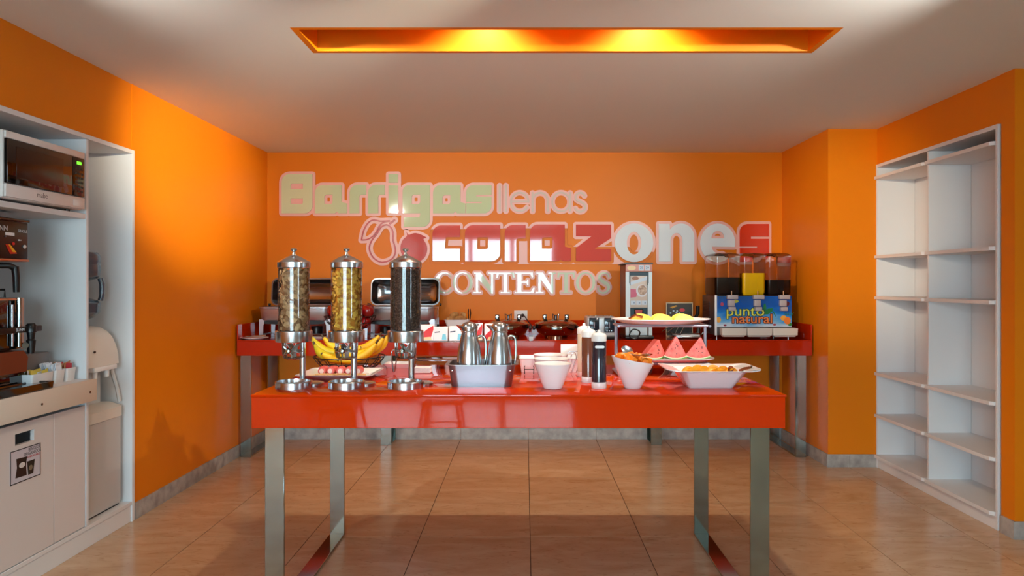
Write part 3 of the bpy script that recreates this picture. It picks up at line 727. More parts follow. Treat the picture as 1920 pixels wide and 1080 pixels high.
# ---- steel pan with two coffee pots
pan = thing('steel_pan', (PX(905, 3.21), 3.215, T_Z), 'rectangular steel pan holding the two coffee pots', 'pan')
vessel(.262, .205, .035, .292, .232, .040, .097, .003, .013, floor=.003, n=7).build('basin', mat('satin_steel', (150, 150, 158), .36, 1.0), pan)
for sx in (-1, 1): MB().ell((sx * .125, -.113, .072), (.006, .004, .005), 8, 6).build('stud', M_STEEL, pan)
def pot(px, y, label):
    t = thing('coffee_pot', (PX(px, y), y, T_Z + .004), label, 'coffee pot', 'steel coffee pots')
    prof = [(.052, 0), (.057, .004), (.0585, .02), (.0575, .07), (.054, .12), (.047, .170), (.0385, .205), (.0345, .222), (.035, .230)]
    n = 32; loops = []
    for r, z in prof:
        loops.append([(r * math.cos(2 * PI * i / n), r * math.sin(2 * PI * i / n), z) for i in range(n)])
    for (r, z, sp) in ((.0365, .238, .010), (.038, .250, .020), (.0375, .254, .024)):
        lp = []
        for i in range(n):
            a = 2 * PI * i / n; w = max(0, math.cos(a - PI)) ** 6
            lp.append(((r + sp * w) * math.cos(a), (r + sp * w) * math.sin(a) * (1 - .2 * w), z + .006 * w))
        loops.append(lp)
    MB().loft(loops).build('body', M_STEEL, t)
    MB().ring((0, 0, .231), .0355, .002, 32).build('neck_band', M_STEEL, t)
    ld = MB().lathe([(.034, .2545), (.032, .262), (.022, .270), (.008, .274), (0, .2745)], 28).build('lid', M_STEEL, t)
    MB().box(.022, .042, -.008, .008, .256, .264, .002).build('lid_lever', M_DSTEEL, ld)
    path = catmull([(.040, 0, .208), (.058, 0, .210), (.069, 0, .200), (.0735, 0, .165), (.072, 0, .115), (.066, 0, .078), (.054, 0, .050)], 5)
    MB().tube(path, [.0065] * 3 + [.0058] * (len(path) - 6) + [.005] * 3, 10).build('handle', M_CHROME, t)
    return t
pot(880, 3.205, 'steel coffee pot in the pan beside the cereal dispensers')
pot(936.5, 3.205, 'steel coffee pot in the pan next to the white cups')

# ---- tall white cups in a row
def cup(px, y, label):
    t = thing('tapered_bowl', (PX(px, y), y, T_Z), label, 'bowl', 'tapered white bowls')
    MB().lathe([(.036, 0), (.040, .002), (.0805, .104), (.081, .107), (.079, .108), (.077, .106), (.037, .006), (0, .005)], 40).build('bowl_body', M_PORC, t)
    mb = MB().lathe([(.066, .084), (.066, .0865), (0, .089)], 28); r = random.Random(int(px))
    for i in range(90):
        a = r.uniform(0, 6.28); q = r.uniform(0, .064)
        mb.ell((q * math.cos(a), q * math.sin(a), .088), (.004, .003, .002), 5, 4)
    f = mb.build('grain_filling', mat('granola', (226, 206, 166), .8, noise=(90, (190, 156, 110), .4, .6)), t); f['kind'] = 'stuff'
cup(1036.5, 3.075, 'tapered white bowl of grains beside the dark sauce bottle, foremost of three')
cup(1034, 3.275, 'tapered white bowl of grains, middle of three in a row')
cup(1031.5, 3.46, 'tapered white bowl of grains in front of the white tray, last of three')

# ---- inverted squeeze bottles
def bottle(px, y, rgb, label, sc=1.0, tagc=None):
    t = thing('squeeze_bottle', (PX(px, y), y, T_Z), label, 'bottle', 'squeeze bottles')
    r = .0325
    MB().lathe([(r * .97, 0), (r, .002), (r, .024), (r * .96, .026), (0, .026)], 28).build('bottom_cap', M_PLASTIC, t)
    MB().lathe([(r * .97, .0265), (r * .97, .196 * sc), (r * .9, .200 * sc), (0, .2005 * sc)], 28).build('bottle_body', mat('sauce_%d' % rgb[0], rgb, .12, coat=.6), t)
    MB().lathe([(r, .201 * sc), (r, .224 * sc), (r * .85, .232 * sc), (r * .5, .236 * sc), (.008, .238 * sc), (.006, .249 * sc), (0, .250 * sc)], 28).build('top_cap', M_PLASTIC, t)
    if tagc:
        k = MB().loft([[(p[0], -r - .0006, p[1] + .178) for p in [(q[0], q[1]) for q in rrect(.040, .011, .005)]], [(p[0], -r - .002, p[1] + .178) for p in rrect(.040, .011, .005)]])
        k.build('label_tag', mat('tag_white', (226, 234, 236), .4), t)
    return t
bottle(1123, 3.09, (40, 36, 50), 'squeeze bottle of dark syrup with white caps and a name tag', 1.0, True)
bottle(1103.5, 3.27, (110, 62, 44), 'squeeze bottle of brown honey with white caps', 1.02)
bottle(1095, 3.455, (226, 208, 184), 'squeeze bottle of cream sauce with white caps', 1.03)

# ---- ham and cheese plate
pl = thing('square_plate', (PX(640, 3.42), 3.42, T_Z), 'square white plate with cold cuts in front of the bananas', 'plate')
vessel(.235, .21, .012, .345, .30, .015, .030, .006, .004, floor=.007, n=3).build('dish', M_PORC, pl)
M_CH = mat('cheese', (228, 186, 120), .5, noise=(20, (206, 150, 86), .4, .7)); M_HAM = mat('ham', (206, 74, 76), .45, noise=(30, (226, 120, 112), .4, .65)); M_FAT = mat('ham_centre', (236, 206, 200), .5)
x0 = PX(640, 3.44)
ch0 = MB().loft([[(.045 * math.cos(a) * (1 + .15 * math.cos(3 * a)), .03 * math.sin(a), .001 * (i % 2)) for i, a in enumerate([2 * PI * k / 14 for k in range(14)])], [(.044 * math.cos(a) * (1 + .15 * math.cos(3 * a)), .029 * math.sin(a), .005) for a in [2 * PI * k / 14 for k in range(14)]]]).build('cheese_slice', M_CH)
tag(ch0, 'pale cheese slice laid along the front of the cold cut plate', 'cheese', 'cheese slices on the square plate'); ch0.location = (x0 - .10, 3.36, T_Z + .014)
for i in range(1, 6): share(ch0, (x0 - .10 + .038 * i, 3.36 + .006 * (i % 2), T_Z + .014 + .0052 * (i % 2)), rot=(0, 0, .25 * (-1) ** i))
MB().loft([rrect(.22, .19, .012, .0075), rrect(.225, .195, .012, .0125)]).build('paper_liner', M_PLASTIC, pl)
hm = thing('ham_roll', (x0 - .085, 3.44, T_Z + .013), 'rolled pink ham slice with pale centre on the cold cut plate', 'ham roll', 'ham rolls on the square plate')
MB().lathe([(.018, -.035), (.020, -.02), (.020, .02), (.017, .035)], 16, m=Matrix.Translation((0, 0, .02)) @ Matrix.Rotation(PI / 2, 4, 'X')).build('meat', M_HAM, hm)
MB().lathe([(.011, .0352), (.011, .0365), (0, .037)], 12, m=Matrix.Translation((0, 0, .02)) @ Matrix.Rotation(PI / 2, 4, 'X')).build('pale_centre', M_FAT, hm)
for i in range(1, 5): dup(hm, (x0 - .085 + .0425 * i, 3.44 + .004 * (i % 2), T_Z + .013), rz=.08 * (-1) ** i)

# ---- banana basket
bkx, bky = PX(655.5, 3.76), 3.762
def wire_basket(name, x, y, z, r0, r1, h, label, nrib, mt, rings=3):
    t = thing(name, (x, y, z), label, 'basket')
    MB().ring((0, 0, h), r1, .0032, 48).build('rim', mt, t)
    w = MB()
    for k in range(1, rings):
        f = k / rings; w.ring((0, 0, .003 + (h - .003) * f ** 1.5), r0 + (r1 - r0) * f ** .7, .002, 40, 5)
    w.build('hoops', mt, t)
    MB().ring((0, 0, .003), r0, .003, 40).build('base_ring', mt, t)
    for k in range(nrib):
        a = 2 * PI * k / nrib
        pts = [((r0 + (r1 - r0) * f ** .7) * math.cos(a), (r0 + (r1 - r0) * f ** .7) * math.sin(a), .003 + (h - .003) * f ** 1.5) for f in (0, .15, .35, .6, .8, 1)]
        MB().tube([(0, 0, .003)] + pts, .002, 5).build('wire', mt, t)
    return t
M_WIRE = mat('black_wire', (22, 18, 18), .4, .3)
wire_basket('banana_basket', bkx, bky, T_Z, .10, .183, .068, 'round black wire basket full of bananas', 16, M_WIRE)
M_BAN = mat('banana_skin', (232, 184, 16), .45, noise=(16, (206, 150, 14), .45, .75)); M_BANG = mat('banana_skin_green', (196, 176, 24), .45, noise=(12, (150, 150, 40), .45, .75)); M_TIP = mat('banana_tip', (60, 44, 24), .7)
def banana(name_label, loc, rot, green=False, L=.225, r=.0225):
    t = thing('banana', loc, name_label, 'banana', 'bananas in the wire basket')
    R = .16; A = L / R; pts, rad = [], []
    for i in range(13):
        f = i / 12; a = -A / 2 + A * f
        pts.append((R * math.sin(a), 0, R * (1 - math.cos(a))))
        rad.append(r * (min(1, (.45 + 2.4 * f)) if f < .25 else 1.0 if f < .75 else max(.30, 1 - 2.6 * (f - .75))))
    MB().tube(pts, rad, 7).build('skin', M_BANG if green else M_BAN, t, 60)
    e = Vector(pts[-1]); d = (Vector(pts[-1]) - Vector(pts[-2])).normalized()
    MB().tube([tuple(e - d * .001), tuple(e + d * .022)], [.0062, .005], 6).build('stalk', M_TIP, t)
    e = Vector(pts[0]); d = (Vector(pts[0]) - Vector(pts[1])).normalized()
    MB().tube([tuple(e), tuple(e + d * .006)], [r * .4, .003], 6).build('blossom_end', M_TIP, t)
    t.rotation_euler = rot
    return t
LB1, LB2 = 'ripe yellow banana heaped in the black wire basket', 'greenish banana heaped in the black wire basket'
bz = T_Z
for (dx, dy, dz, rx, ry, rz, g) in (
    (-.085, -.03, .052, .3, -.25, 2.75, 1), (-.105, .03, .078, .1, -.35, 2.9, 1), (-.05, .06, .085, .0, -.25, 3.1, 0), (-.02, -.045, .042, .45, .0, .25, 0),
    (.055, -.055, .056, .5, -.42, .12, 0), (.080, -.02, .080, .35, -.40, .05, 0), (.10, .025, .080, .2, -.50, -.05, 0), (.045, .07, .090, .0, -.32, -.1, 0), (-.03, .0, .060, .2, .1, 1.4, 0), (.03, .02, .048, .0, .0, 2.2, 1)):
    banana(LB2 if g else LB1, (bkx + dx * 1.25, bky + dy, bz + dz + .012), (rx, ry, rz), bool(g))

# ---- long white tray behind the third dispenser with napkins and tongs
tr = thing('long_tray', (PX(748, 3.86), 3.87, T_Z), 'long flat white tray behind the chocolate cereal dispenser', 'tray')
vessel(.12, .11, .01, .15, .14, .012, .022, .004, .0, floor=.005, n=3).build('dish', M_PORC, tr)
nk = thing('napkin_stack', (PX(793, 3.64), 3.64, T_Z), 'small stack of folded white paper napkins beside the steel pan', 'napkins')
for i in range(5): MB().box(-.043 + .001 * i, .043 - .0012 * (i % 3), -.04, .04 - .001 * i, .0055 * i, .0055 * i + .005, .0012, 1).build('napkin', mat('napkin_paper', (236, 238, 242), .8), nk)
tg = thing('tongs', (PX(739, 3.62), 3.62, T_Z), 'steel tongs standing between the banana basket and the third dispenser', 'tongs')
for s in (-1, 1): MB().tube([(s * .013, 0, .10), (s * .011, 0, .06), (s * .004, -.004, .012), (s * .003, -.005, .002)], [.003, .0035, .0045, .003], 8).build('tong_arm', M_STEEL, tg)
MB().tube(arc3 := [(.013 * math.cos(a), 0, .10 + .013 * math.sin(a)) for a in [PI * i / 8 for i in range(9)]], .003, 8).build('tong_spring', M_STEEL, tg)

# ---- acrylic riser with small drink cartons
rs = thing('acrylic_riser', (PX(858, 3.80), 3.80, T_Z), 'clear acrylic riser shelf carrying small drink cartons', 'riser')
M_ACR = clear('pink_tinted_acrylic', (246, 232, 230), .3)
RW, RD, RH = .46, .14, .148
MB().box(-RW / 2, RW / 2, -RD / 2, RD / 2, RH - .006, RH, .001).build('shelf_plate', M_ACR, rs)
for s in (-1, 1): MB().box(s * RW / 2 - .003 - s * .003, s * RW / 2 + .003 - s * .003, -RD / 2, RD / 2, 0, RH - .0065, .001).build('side_plate', M_ACR, rs)
MB().box(-RW / 2 + .007, RW / 2 - .007, -RD / 2, RD / 2, .045, .051, .001).build('lower_plate', M_ACR, rs)
M_CRED = mat('carton_red', (206, 24, 26), .4); M_CWH = mat('carton_white', (238, 232, 236), .4); M_CY = mat('carton_cyan', (120, 200, 222), .4); M_CD = mat('carton_navy', (70, 70, 90), .4); M_CCR = mat('carton_cream', (236, 200, 150), .4)
def carton(px, y, w, h, red, label):
    t = thing('drink_carton', (PX(px, y), y, T_Z + RH), label, 'carton', 'small cartons on the acrylic riser')
    d = .045
    MB().box(-w / 2, w / 2, -d / 2, d / 2, 0, h, .002, 1).build('carton_body', M_CWH, t)
    f = -d / 2 - .0006
    if red:
        MB().prism([(-w / 2 + .001, .004), (w * .3, .012), (w / 2 - .001, h * .70), (w / 2 - .001, h - .003), (w * .1, h * .75), (-w * .3, h * .45), (-w / 2 + .001, h * .28)], f, -d / 2, 'y').build('red_print', M_CRED, t)
        MB().prism([(-w * .30, .005), (w * .38, .005), (w * .30, h * .26), (-w * .2, h * .22)], f - .0006, f, 'y').build('cream_print', M_CCR, t)
    else:
        MB().prism([(w * .08, .006), (w * .42, .006), (w * .36, h * .5), (w * .14, h * .5)], f, -d / 2, 'y').build('cyan_print', M_CY, t)
        MB().prism([(-w * .42, h * .58), (-w * .05, h * .62), (-w * .05, h * .70), (-w * .42, h * .66)], f, -d / 2, 'y').build('dark_print', M_CD, t)
    return t
carton(800, 3.775, .078, .083, True, 'red and white carton on the riser beside the chocolate cereal')
carton(827, 3.775, .074, .072, False, 'white carton with cyan print next to the red and white one')
carton(856, 3.775, .074, .076, False, 'white carton with cyan print behind the first coffee pot')
carton(898, 3.80, .040, .090, True, 'narrow red carton between the two coffee pots')
carton(922, 3.79, .074, .088, True, 'red and white carton behind the second coffee pot')

# ---- white deep tray with paper sign and wire hooks
bt = thing('white_box_tray', (PX(1030, 3.68), 3.70, T_Z), 'long white rectangular tray behind the tapered bowls', 'tray')
vessel(.285, .15, .01, .305, .17, .012, .072, .005, .004, floor=.006, n=3).build('dish', M_PORC, bt)
cd = thing('folded_card', (PX(1071, 3.86), 3.86, T_Z), 'blank white folded card standing behind the white tray', 'card')
MB().box(-.055, .055, -.002, .0, 0, .118, m=Matrix.Rotation(-.12, 4, 'X')).build('front_leaf', M_PLASTIC, cd)
MB().box(-.055, .055, .03, .032, 0, .118, m=Matrix.Rotation(.12, 4, 'X')).build('rear_leaf', M_PLASTIC, cd)
tn = thing('serving_tongs', (PX(1076, 3.60), 3.598, T_Z), 'looped steel tong handles hooked over the white tray', 'tongs')
for k, s in enumerate((-.012, .010)):
    pth = [(s + .024 * math.cos(a), .004 * k, .078 + .030 * math.sin(a)) for a in [PI * (1.0 - 1.25 * i / 14) for i in range(15)]] + [(s + .006, -.004, .015), (s + .0, -.004, .003)]
    MB().tube(pth, .0022, 6).build('tong_loop', M_STEEL, tn)
es = thing('wire_easel', (PX(992, 3.55), 3.55, T_Z), 'tiny black wire easel in front of the white tray', 'easel')
for s in (-1, 1): MB().tube([(s * .022, -.01, .002), (s * .024, 0, .034), (s * .021, .012, .040)], .0022, 6).build('easel_leg', M_WIRE, es)
MB().tube([(-.0235, 0, .024), (.0235, 0, .024)], .0018, 6).build('cross_wire', M_WIRE, es)

# ---- slanted bowl of fruit cubes
def oval(rx, ry, z, tilt=0, ox=0, oy=0, n=40, p=2.0): return [(ox + rx * math.copysign(abs(math.cos(2 * PI * i / n)) ** (2 / p), math.cos(2 * PI * i / n)), oy + ry * math.copysign(abs(math.sin(2 * PI * i / n)) ** (2 / p), math.sin(2 * PI * i / n)), z - tilt * math.cos(2 * PI * i / n)) for i in range(n)]
fb = thing('slanted_bowl', (PX(1186.5, 3.085), 3.09, T_Z), 'slanted white bowl heaped with orange fruit cubes', 'bowl')
MB().loft([oval(.034, .034, 0), oval(.037, .037, .004), oval(.064, .060, .060, .004), oval(.090, .082, .119, .016), oval(.0905, .082, .122, .016), oval(.086, .078, .121, .016), oval(.060, .056, .060, .004), oval(.033, .033, .008)]).build('bowl_body', M_PORC, fb)
M_PAP = mat('papaya', (240, 138, 24), .35, noise=(25, (228, 104, 20), .4, .7), sss=.1)
M_MAN = mat('mango', (246, 176, 40), .35, noise=(25, (236, 150, 30), .4, .7), sss=.1)
def chunk_mesh(m, nm='fruit_cube'):
    mb = MB().box(-.015, .015, -.013, .013, -.010, .010, .003, 1); r = random.Random(3)
    mb.v = [(x * (1 + r.uniform(-.15, .15)), y * (1 + r.uniform(-.15, .15)), z * (1 + r.uniform(-.15, .15))) for x, y, z in mb.v]
    return mb.build(nm, m)
r = random.Random(11)
ck = None
for i in range(34):
    a = r.uniform(0, 2 * PI); q = math.sqrt(r.uniform(0, 1)); xx = .066 * q * math.cos(a); yy = .060 * q * math.sin(a)
    zz = T_Z + .120 - .16 * xx + .022 * (1 - q) + r.uniform(-.006, .006)
    loc = (PX(1186.5, 3.085) + xx, 3.09 + yy, zz); rt = (r.uniform(-.6, .6), r.uniform(-.6, .6), r.uniform(0, 3))
    if ck is None:
        ck = tag(chunk_mesh(M_PAP), 'orange fruit cube heaped in the slanted white bowl', 'fruit cube', 'fruit cubes in the slanted bowl'); ck.location = loc; ck.rotation_euler = rt
    else: share(ck, loc, rot=rt)
MB().lathe([(.055, .075), (.062, .10), (.05, .105), (0, .108)], 20).build('fruit_juice', M_PAP, fb)
def spoon(loc, rot, label, L=.17, m=M_STEEL):
    t = thing('serving_spoon', loc, label, 'spoon'); t.rotation_euler = rot
    n = 14
    MB().loft([[(.028 * s * math.cos(2 * PI * i / n), .020 * s * math.sin(2 * PI * i / n), z) for i in range(n)] for s, z in ((.15, -.007), (.6, -.005), (1, 0), (.96, .001), (.6, -.0035), (.15, -.0055))]).build('spoon_bowl', m, t)
    MB().tube([(.026, 0, 0), (.05, 0, .004), (L, 0, .012)], [.0035, .003, .0045], 8).build('handle', m, t)
    return t
spoon((PX(1176, 3.15), 3.15, T_Z + .155), (1.1, .5, -.3), 'steel serving spoon lying on the orange fruit cubes', .07)
spoon((PX(1212, 3.05), 3.055, T_Z + .145), (.3, .15, 2.75), 'steel spoon resting on the rim of the slanted bowl', .07)

# ---- flared rectangular bowl
rbx, rby = PX(1329, 3.12), 3.135
rb = thing('flared_bowl', (rbx, rby, T_Z), 'wide white rectangular flared bowl with yellow fruit slices', 'bowl')
def wing(w, d, r_, z, lift):
    out = []
    for (x, y, zz) in rrect(w, d, r_, z, 6): out.append((x, y, zz + lift * max(0, (abs(x) - w * .25) / (w * .25)) ** 1.5))
    return out
MB().loft([wing(.19, .12, .02, 0, 0), wing(.196, .126, .022, .004, 0), wing(.285, .225, .03, .072, 0), wing(.40, .285, .05, .076, .008), wing(.40, .285, .05, .080, .008), wing(.275, .215, .028, .077, 0), wing(.186, .116, .018, .010, 0)]).build('bowl_body', M_PORC, rb)
ms = MB().loft([[(.030 * math.cos(a), -.009, .030 * math.sin(a)) for a in [PI * i / 10 for i in range(11)]], [(.031 * math.cos(a), 0, .031 * math.sin(a)) for a in [PI * i / 10 for i in range(11)]], [(.028 * math.cos(a), .009, .028 * math.sin(a)) for a in [PI * i / 10 for i in range(11)]]]).build('fruit_slice', M_MAN)
tag(ms, 'yellow half-round fruit slice in the flared rectangular bowl', 'fruit slice', 'fruit slices in the flared bowl')
r = random.Random(5); first = True
for i in range(16):
    loc = (rbx - .10 + .0125 * i + r.uniform(-.006, .006), rby - .03 + .035 * (i % 3) , T_Z + .052 + .006 * (i % 2)); rt = (r.uniform(-.5, .5), r.uniform(-.3, .3), r.uniform(-.6, .6))
    if first: ms.location = loc; ms.rotation_euler = rt; first = False
    else: share(ms, loc, rot=rt)
MB().loft([rrect(.20, .13, .02, .02), rrect(.25, .19, .025, .055)]).build('fruit_bed', M_MAN, rb)
M_COPPER = mat('copper', (176, 104, 70), .25, 1.0)
tc = thing('copper_tongs', (rbx + .085, rby - .05, T_Z + .081), 'copper-coloured serving tongs lying in the flared bowl', 'tongs')
MB().loft([[(.017 * s * math.cos(2 * PI * i / 14), z, .014 * s * math.sin(2 * PI * i / 14)) for i in range(14)] for s, z in ((.2, .004), (1, 0), (.9, -.002), (.2, .002))], m=Matrix.Rotation(.4, 4, 'Z')).build('tong_pad', M_COPPER, tc)
for k in (0, 1): MB().tube([(.036 + .01 * k, -.005 + .012 * k, -.006), (.06, .0 + .012 * k, .0), (.085, 0 + .012 * k, .006)], [.006, .0065, .004], 8).build('tong_arm', M_COPPER, tc)
MB().ell((.09, .006, .008), (.005, .009, .007), 10, 8).build('tong_joint', M_CHROME, tc)

# ---- two-tier stand: oval platter on top, watermelon plate below
sx, sy = PX(1238.5, 3.60), 3.60
st = thing('platter_stand', (sx, sy, T_Z), 'two-tier grey metal stand carrying an oval platter above the watermelon', 'stand')
M_GREYM = mat('grey_metal', (150, 156, 172), .35, .6)
HT = .246
for ax in (-.222, .222):
    MB().tube([(ax, 0, .0085), (ax, 0, HT - .006)], .0088, 10).build('leg', M_GREYM, st)
    MB().tube([(ax, -.12, .0065), (ax, .12, .0065)], .0065, 8).build('foot_bar', M_GREYM, st)
    MB().tube([(ax, -.10, HT - .006), (ax, .10, HT - .006)], .006, 8).build('end_rail', M_GREYM, st)
for z in (HT - .006, .055):
    for ay in (-.085, .085):
        MB().tube([(-.222, ay, z), (.222, ay, z)], .006, 8).build('support_rail', M_GREYM, st)
for ax in (-.222, .222): MB().tube([(ax, -.085, .055), (ax, .085, .055)], .006, 8).build('end_rail', M_GREYM, st)
op = thing('oval_platter', (sx, sy, T_Z + HT), 'oval white platter on top of the metal stand', 'platter')
MB().loft([oval(.16, .10, 0.001), oval(.19, .12, .006), oval(.247, .165, .024), oval(.247, .165, .027), oval(.19, .12, .011), oval(.15, .09, .008)]).build('dish', M_PORC, op)
wp = thing('watermelon_plate', (sx + .035, sy, T_Z + .0615), 'long white plate under the watermelon wedges', 'plate')
MB().loft([oval(.17, .10, .0005, p=3), oval(.20, .12, .006, p=3), oval(.225, .14, .016, p=3), oval(.225, .14, .020, p=3), oval(.19, .115, .010, p=3)]).build('dish', M_PORC, wp)
M_YEL = mat('yellow_fruit', (250, 208, 84), .4, noise=(30, (246, 186, 40), .4, .7), sss=.1)
sl = MB().loft([[(.052 * math.cos(a), y, .040 * math.sin(a) * (1 - .08 * k)) for a in [PI * i / 12 for i in range(13)]] for k, y in enumerate((-.006, -.003, .003, .006))]).build('pineapple_slice', M_YEL)
tag(sl, 'yellow half-round pineapple slice fanned out on the oval platter', 'fruit slice', 'pineapple slices on the oval platter')
first = True
for g, gx in enumerate((-.098, .0, .105)):
    for k in range(6):
        loc = (sx + gx + .004 * (k % 2), sy - .055 + .019 * k, T_Z + HT + .011); rt = (-.42, 0, .10 * math.sin(k * 2 + g))
        q = sl if first else share(sl, loc, rot=rt)
        sl_label = ('yellow pineapple slice in the heap beside the platter tongs', 'yellow pineapple slice in the middle heap of the oval platter', 'yellow pineapple slice in the heap below the waffle card')[g]
        tag(q, sl_label, None, sl_label.replace('slice', 'slices'))
        if first: sl.location = loc; sl.rotation_euler = rt; first = False
tp = thing('platter_tongs', (sx - .165, sy - .05, T_Z + HT + .024), 'serving tongs lying on the end of the oval platter', 'tongs')
for s in (-1, 1): MB().tube([(0, s * .008, .004), (.03, s * .014, .022), (.065, s * .012, .012)], [.004, .005, .007], 8).build('tong_arm', M_COPPER, tp)
M_FLESH = mat('watermelon_flesh', (252, 128, 116), .4, noise=(40, (240, 92, 84), .4, .7), bump=(80, .3), sss=.15)
M_RINDW = mat('watermelon_white', (232, 236, 190), .4); M_RIND = mat('watermelon_rind', (44, 104, 34), .35, noise=(22, (108, 158, 60), .45, .6)); M_SEED = mat('melon_seed', (40, 16, 12), .4)
def wedge(px, w, h, lean, rz, label):
    t = thing('watermelon_wedge', (PX(px, 3.56), 3.555, T_Z + .0725), label, 'watermelon', 'watermelon wedges', rz)
    def prof(a0, k, top):        # curved lower edge at height factor
        return [(-w / 2 * k + w * k * i / 10, a0 + .012 * (2 * i / 10 - 1) ** 2) for i in range(11)] + top
    d = .022
    MB().prism(prof(.010, .97, [(lean + .004, h), (lean - .004, h)]), -d, d, 'y').build('flesh', M_FLESH, t)
    lo = [(-w / 2 * 1.0 + w * i / 10, .0055 + .012 * (2 * i / 10 - 1) ** 2) for i in range(11)]; hi = [(-w / 2 * .97 + w * .97 * i / 10, .0098 + .012 * (2 * i / 10 - 1) ** 2) for i in range(10, -1, -1)]
    MB().prism(lo + hi, -d, d, 'y').build('white_rind', M_RINDW, t)
    lo2 = [(-w / 2 * 1.02 + w * 1.02 * i / 10, .012 * (2 * i / 10 - 1) ** 2) for i in range(11)]; hi2 = [(x, z - .0003) for x, z in lo[::-1]]
    MB().prism(lo2 + hi2, -d, d, 'y').build('green_rind', M_RIND, t)
    r = random.Random(int(px))
    for i in range(6):
        z = r.uniform(.03, h * .75); k = 1 - z / h
        MB().ell((r.uniform(-.35, .35) * w * k + lean * z / h, -d - .0005, z), (.002, .0012, .0034), 6, 5).build('seed', M_SEED, t)
wedge(1224, .120, .098, .018, .35, 'watermelon wedge leaning beside the fruit cube bowl, lowest of three')
wedge(1265, .112, .112, .004, -.1, 'upright watermelon wedge in the middle of three')
wedge(1308, .120, .108, .012, -.25, 'watermelon wedge at the open end of the plate with green rind showing')

# ================================================================== things on the back counter
B_Z = TOP_B
# ---- chafing dishes with the lid open
M_LIDIN = mat('reflection_darkened_steel', (128, 130, 134), .16, 1.0)  # the open lid's dark reflection is put into its base colour
def chafer(px, y, label):
    t = thing('chafing_dish', (PX(px, y), y, B_Z), label, 'chafing dish', 'open chafing dishes')
    w, d = .585, .34
    MB().loft([rrect(w - .04, d - .04, .05, .135), rrect(w - .02, d - .02, .055, .15), rrect(w, d, .06, .235), rrect(w + .012, d + .012, .062, .240), rrect(w + .012, d + .012, .062, .250), rrect(w - .03, d - .03, .045, .250), rrect(w - .06, d - .06, .04, .200)], n and True).build('water_pan', mat('pale_steel', (206, 206, 212), .3, .9), t)
    MB().loft([rrect(w - .07, d - .07, .04, .205), rrect(w - .06, d - .06, .04, .2475)]).build('food_pan', M_DSTEEL, t)
    for sx_ in (-1, 1):
        for sy_ in (-1, 1):
            MB().prism([(0, 0), (.030, 0), (.034, .10), (.055, .150), (.0, .150)], -.006, .006, 'y', m=Matrix.Translation((sx_ * (w / 2 - .002), sy_ * (d / 2 - .03), 0)) @ Matrix.Scale(-sx_, 4, (1, 0, 0))).build('leg', MATS['pale_steel'], t)
        MB().box(sx_ * (w / 2 - .016) - .004, sx_ * (w / 2 - .016) + .004, -d / 2 + .04, d / 2 - .04, .02, .030).build('side_rail', MATS['pale_steel'], t)
    MB().box(-w / 2 + .022, w / 2 - .022, -.05, .05, .020, .026).build('fuel_shelf', M_DSTEEL, t)
    for s in (-.14, .14):
        MB().lathe([(.045, .0265), (.047, .08), (.045, .085), (0, .086)], 20, c=(s, 0, 0)).build('fuel_can', M_BLACK, t)
    apron = MB().loft([[(x, -d / 2 + .004, z) for x, z in [(-w / 2 + .05, .136), (-w / 2 + .05, .115), (0, .100), (w / 2 - .05, .115), (w / 2 - .05, .136)]], [(x, -d / 2 + .010, z) for x, z in [(-w / 2 + .05, .136), (-w / 2 + .05, .115), (0, .100), (w / 2 - .05, .115), (w / 2 - .05, .136)]]])
    apron.build('front_apron', M_BLACK, t)
    # lid standing open behind the pan
    q = Matrix.Translation((0, d / 2 - .005, .262 + .11)) @ Matrix.Rotation(PI / 2 - .10, 4, 'X')
    L = [rrect(w - .16, .12, .05, -.115, 6), rrect(w - .06, .19, .06, -.085, 6), rrect(w, .228, .052, 0, 6), rrect(w + .008, .236, .054, .004, 6), rrect(w + .008, .236, .054, .010, 6), rrect(w - .014, .214, .046, .010, 6), rrect(w - .07, .176, .05, -.078, 6), rrect(w - .17, .11, .045, -.107, 6)]
    MB().loft(L, m=q).build('lid', M_LIDIN, t)
    for s in (-1, 1): MB().lathe([(.010, 0), (.012, .016), (0, .018)], 12, m=Matrix.Translation((s * (w / 2 + .004), d / 2 - .03, .262)) @ Matrix.Rotation(s * PI / 2, 4, 'Y')).build('hinge_knob', M_BLACK, t)
    return t
chafer(563, 6.02, 'open steel chafing dish in the corner behind the bran dispenser')
chafer(754, 6.02, 'open steel chafing dish behind the chocolate cereal dispenser')
def small_plate(px, y, label, r_=.075):
    t = thing('spoon_plate', (PX(px, y), y, B_Z), label, 'plate', 'spoon rest plates')
    MB().lathe([(r_ * .6, 0), (r_ * .68, .004), (r_, .014), (r_, .017), (r_ * .66, .008), (0, .007)], 32).build('dish', M_PORC, t)
    return t
def rest_spoon(px, y, label, rz, m=M_STEEL):
    s = spoon((PX(px, y), y, B_Z + .026), (0, .06, rz), label, .13, m); return s
small_plate(478, 5.71, 'small white plate with spoon before the corner chafing dish', .105)
rest_spoon(466, 5.71, 'steel spoon on the plate before the corner chafing dish', .15)
small_plate(597, 5.72, 'small white plate between two cereal dispensers')
small_plate(712, 5.71, 'small white plate with brown spoon beside the apple bowl')
rest_spoon(716, 5.71, 'wooden spoon on the plate beside the apple bowl', .6, mat('dark_wood', (110, 66, 40), .5))
ll = thing('ladle', (PX(821, 5.80), 5.80, B_Z), 'ladle with black handle upright beside the chafing dish', 'ladle')
MB().tube([(0, 0, .008), (0, 0, .115)], [.014, .010], 10).build('grip', M_BLACK, ll)
MB().tube([(0, 0, .1155), (0, .004, .25)], .0035, 8).build('shaft', M_STEEL, ll)
MB().lathe([(.03, 0), (.03, .005), (.012, .009), (0, .009)], 18).build('foot', M_BLACK, ll)

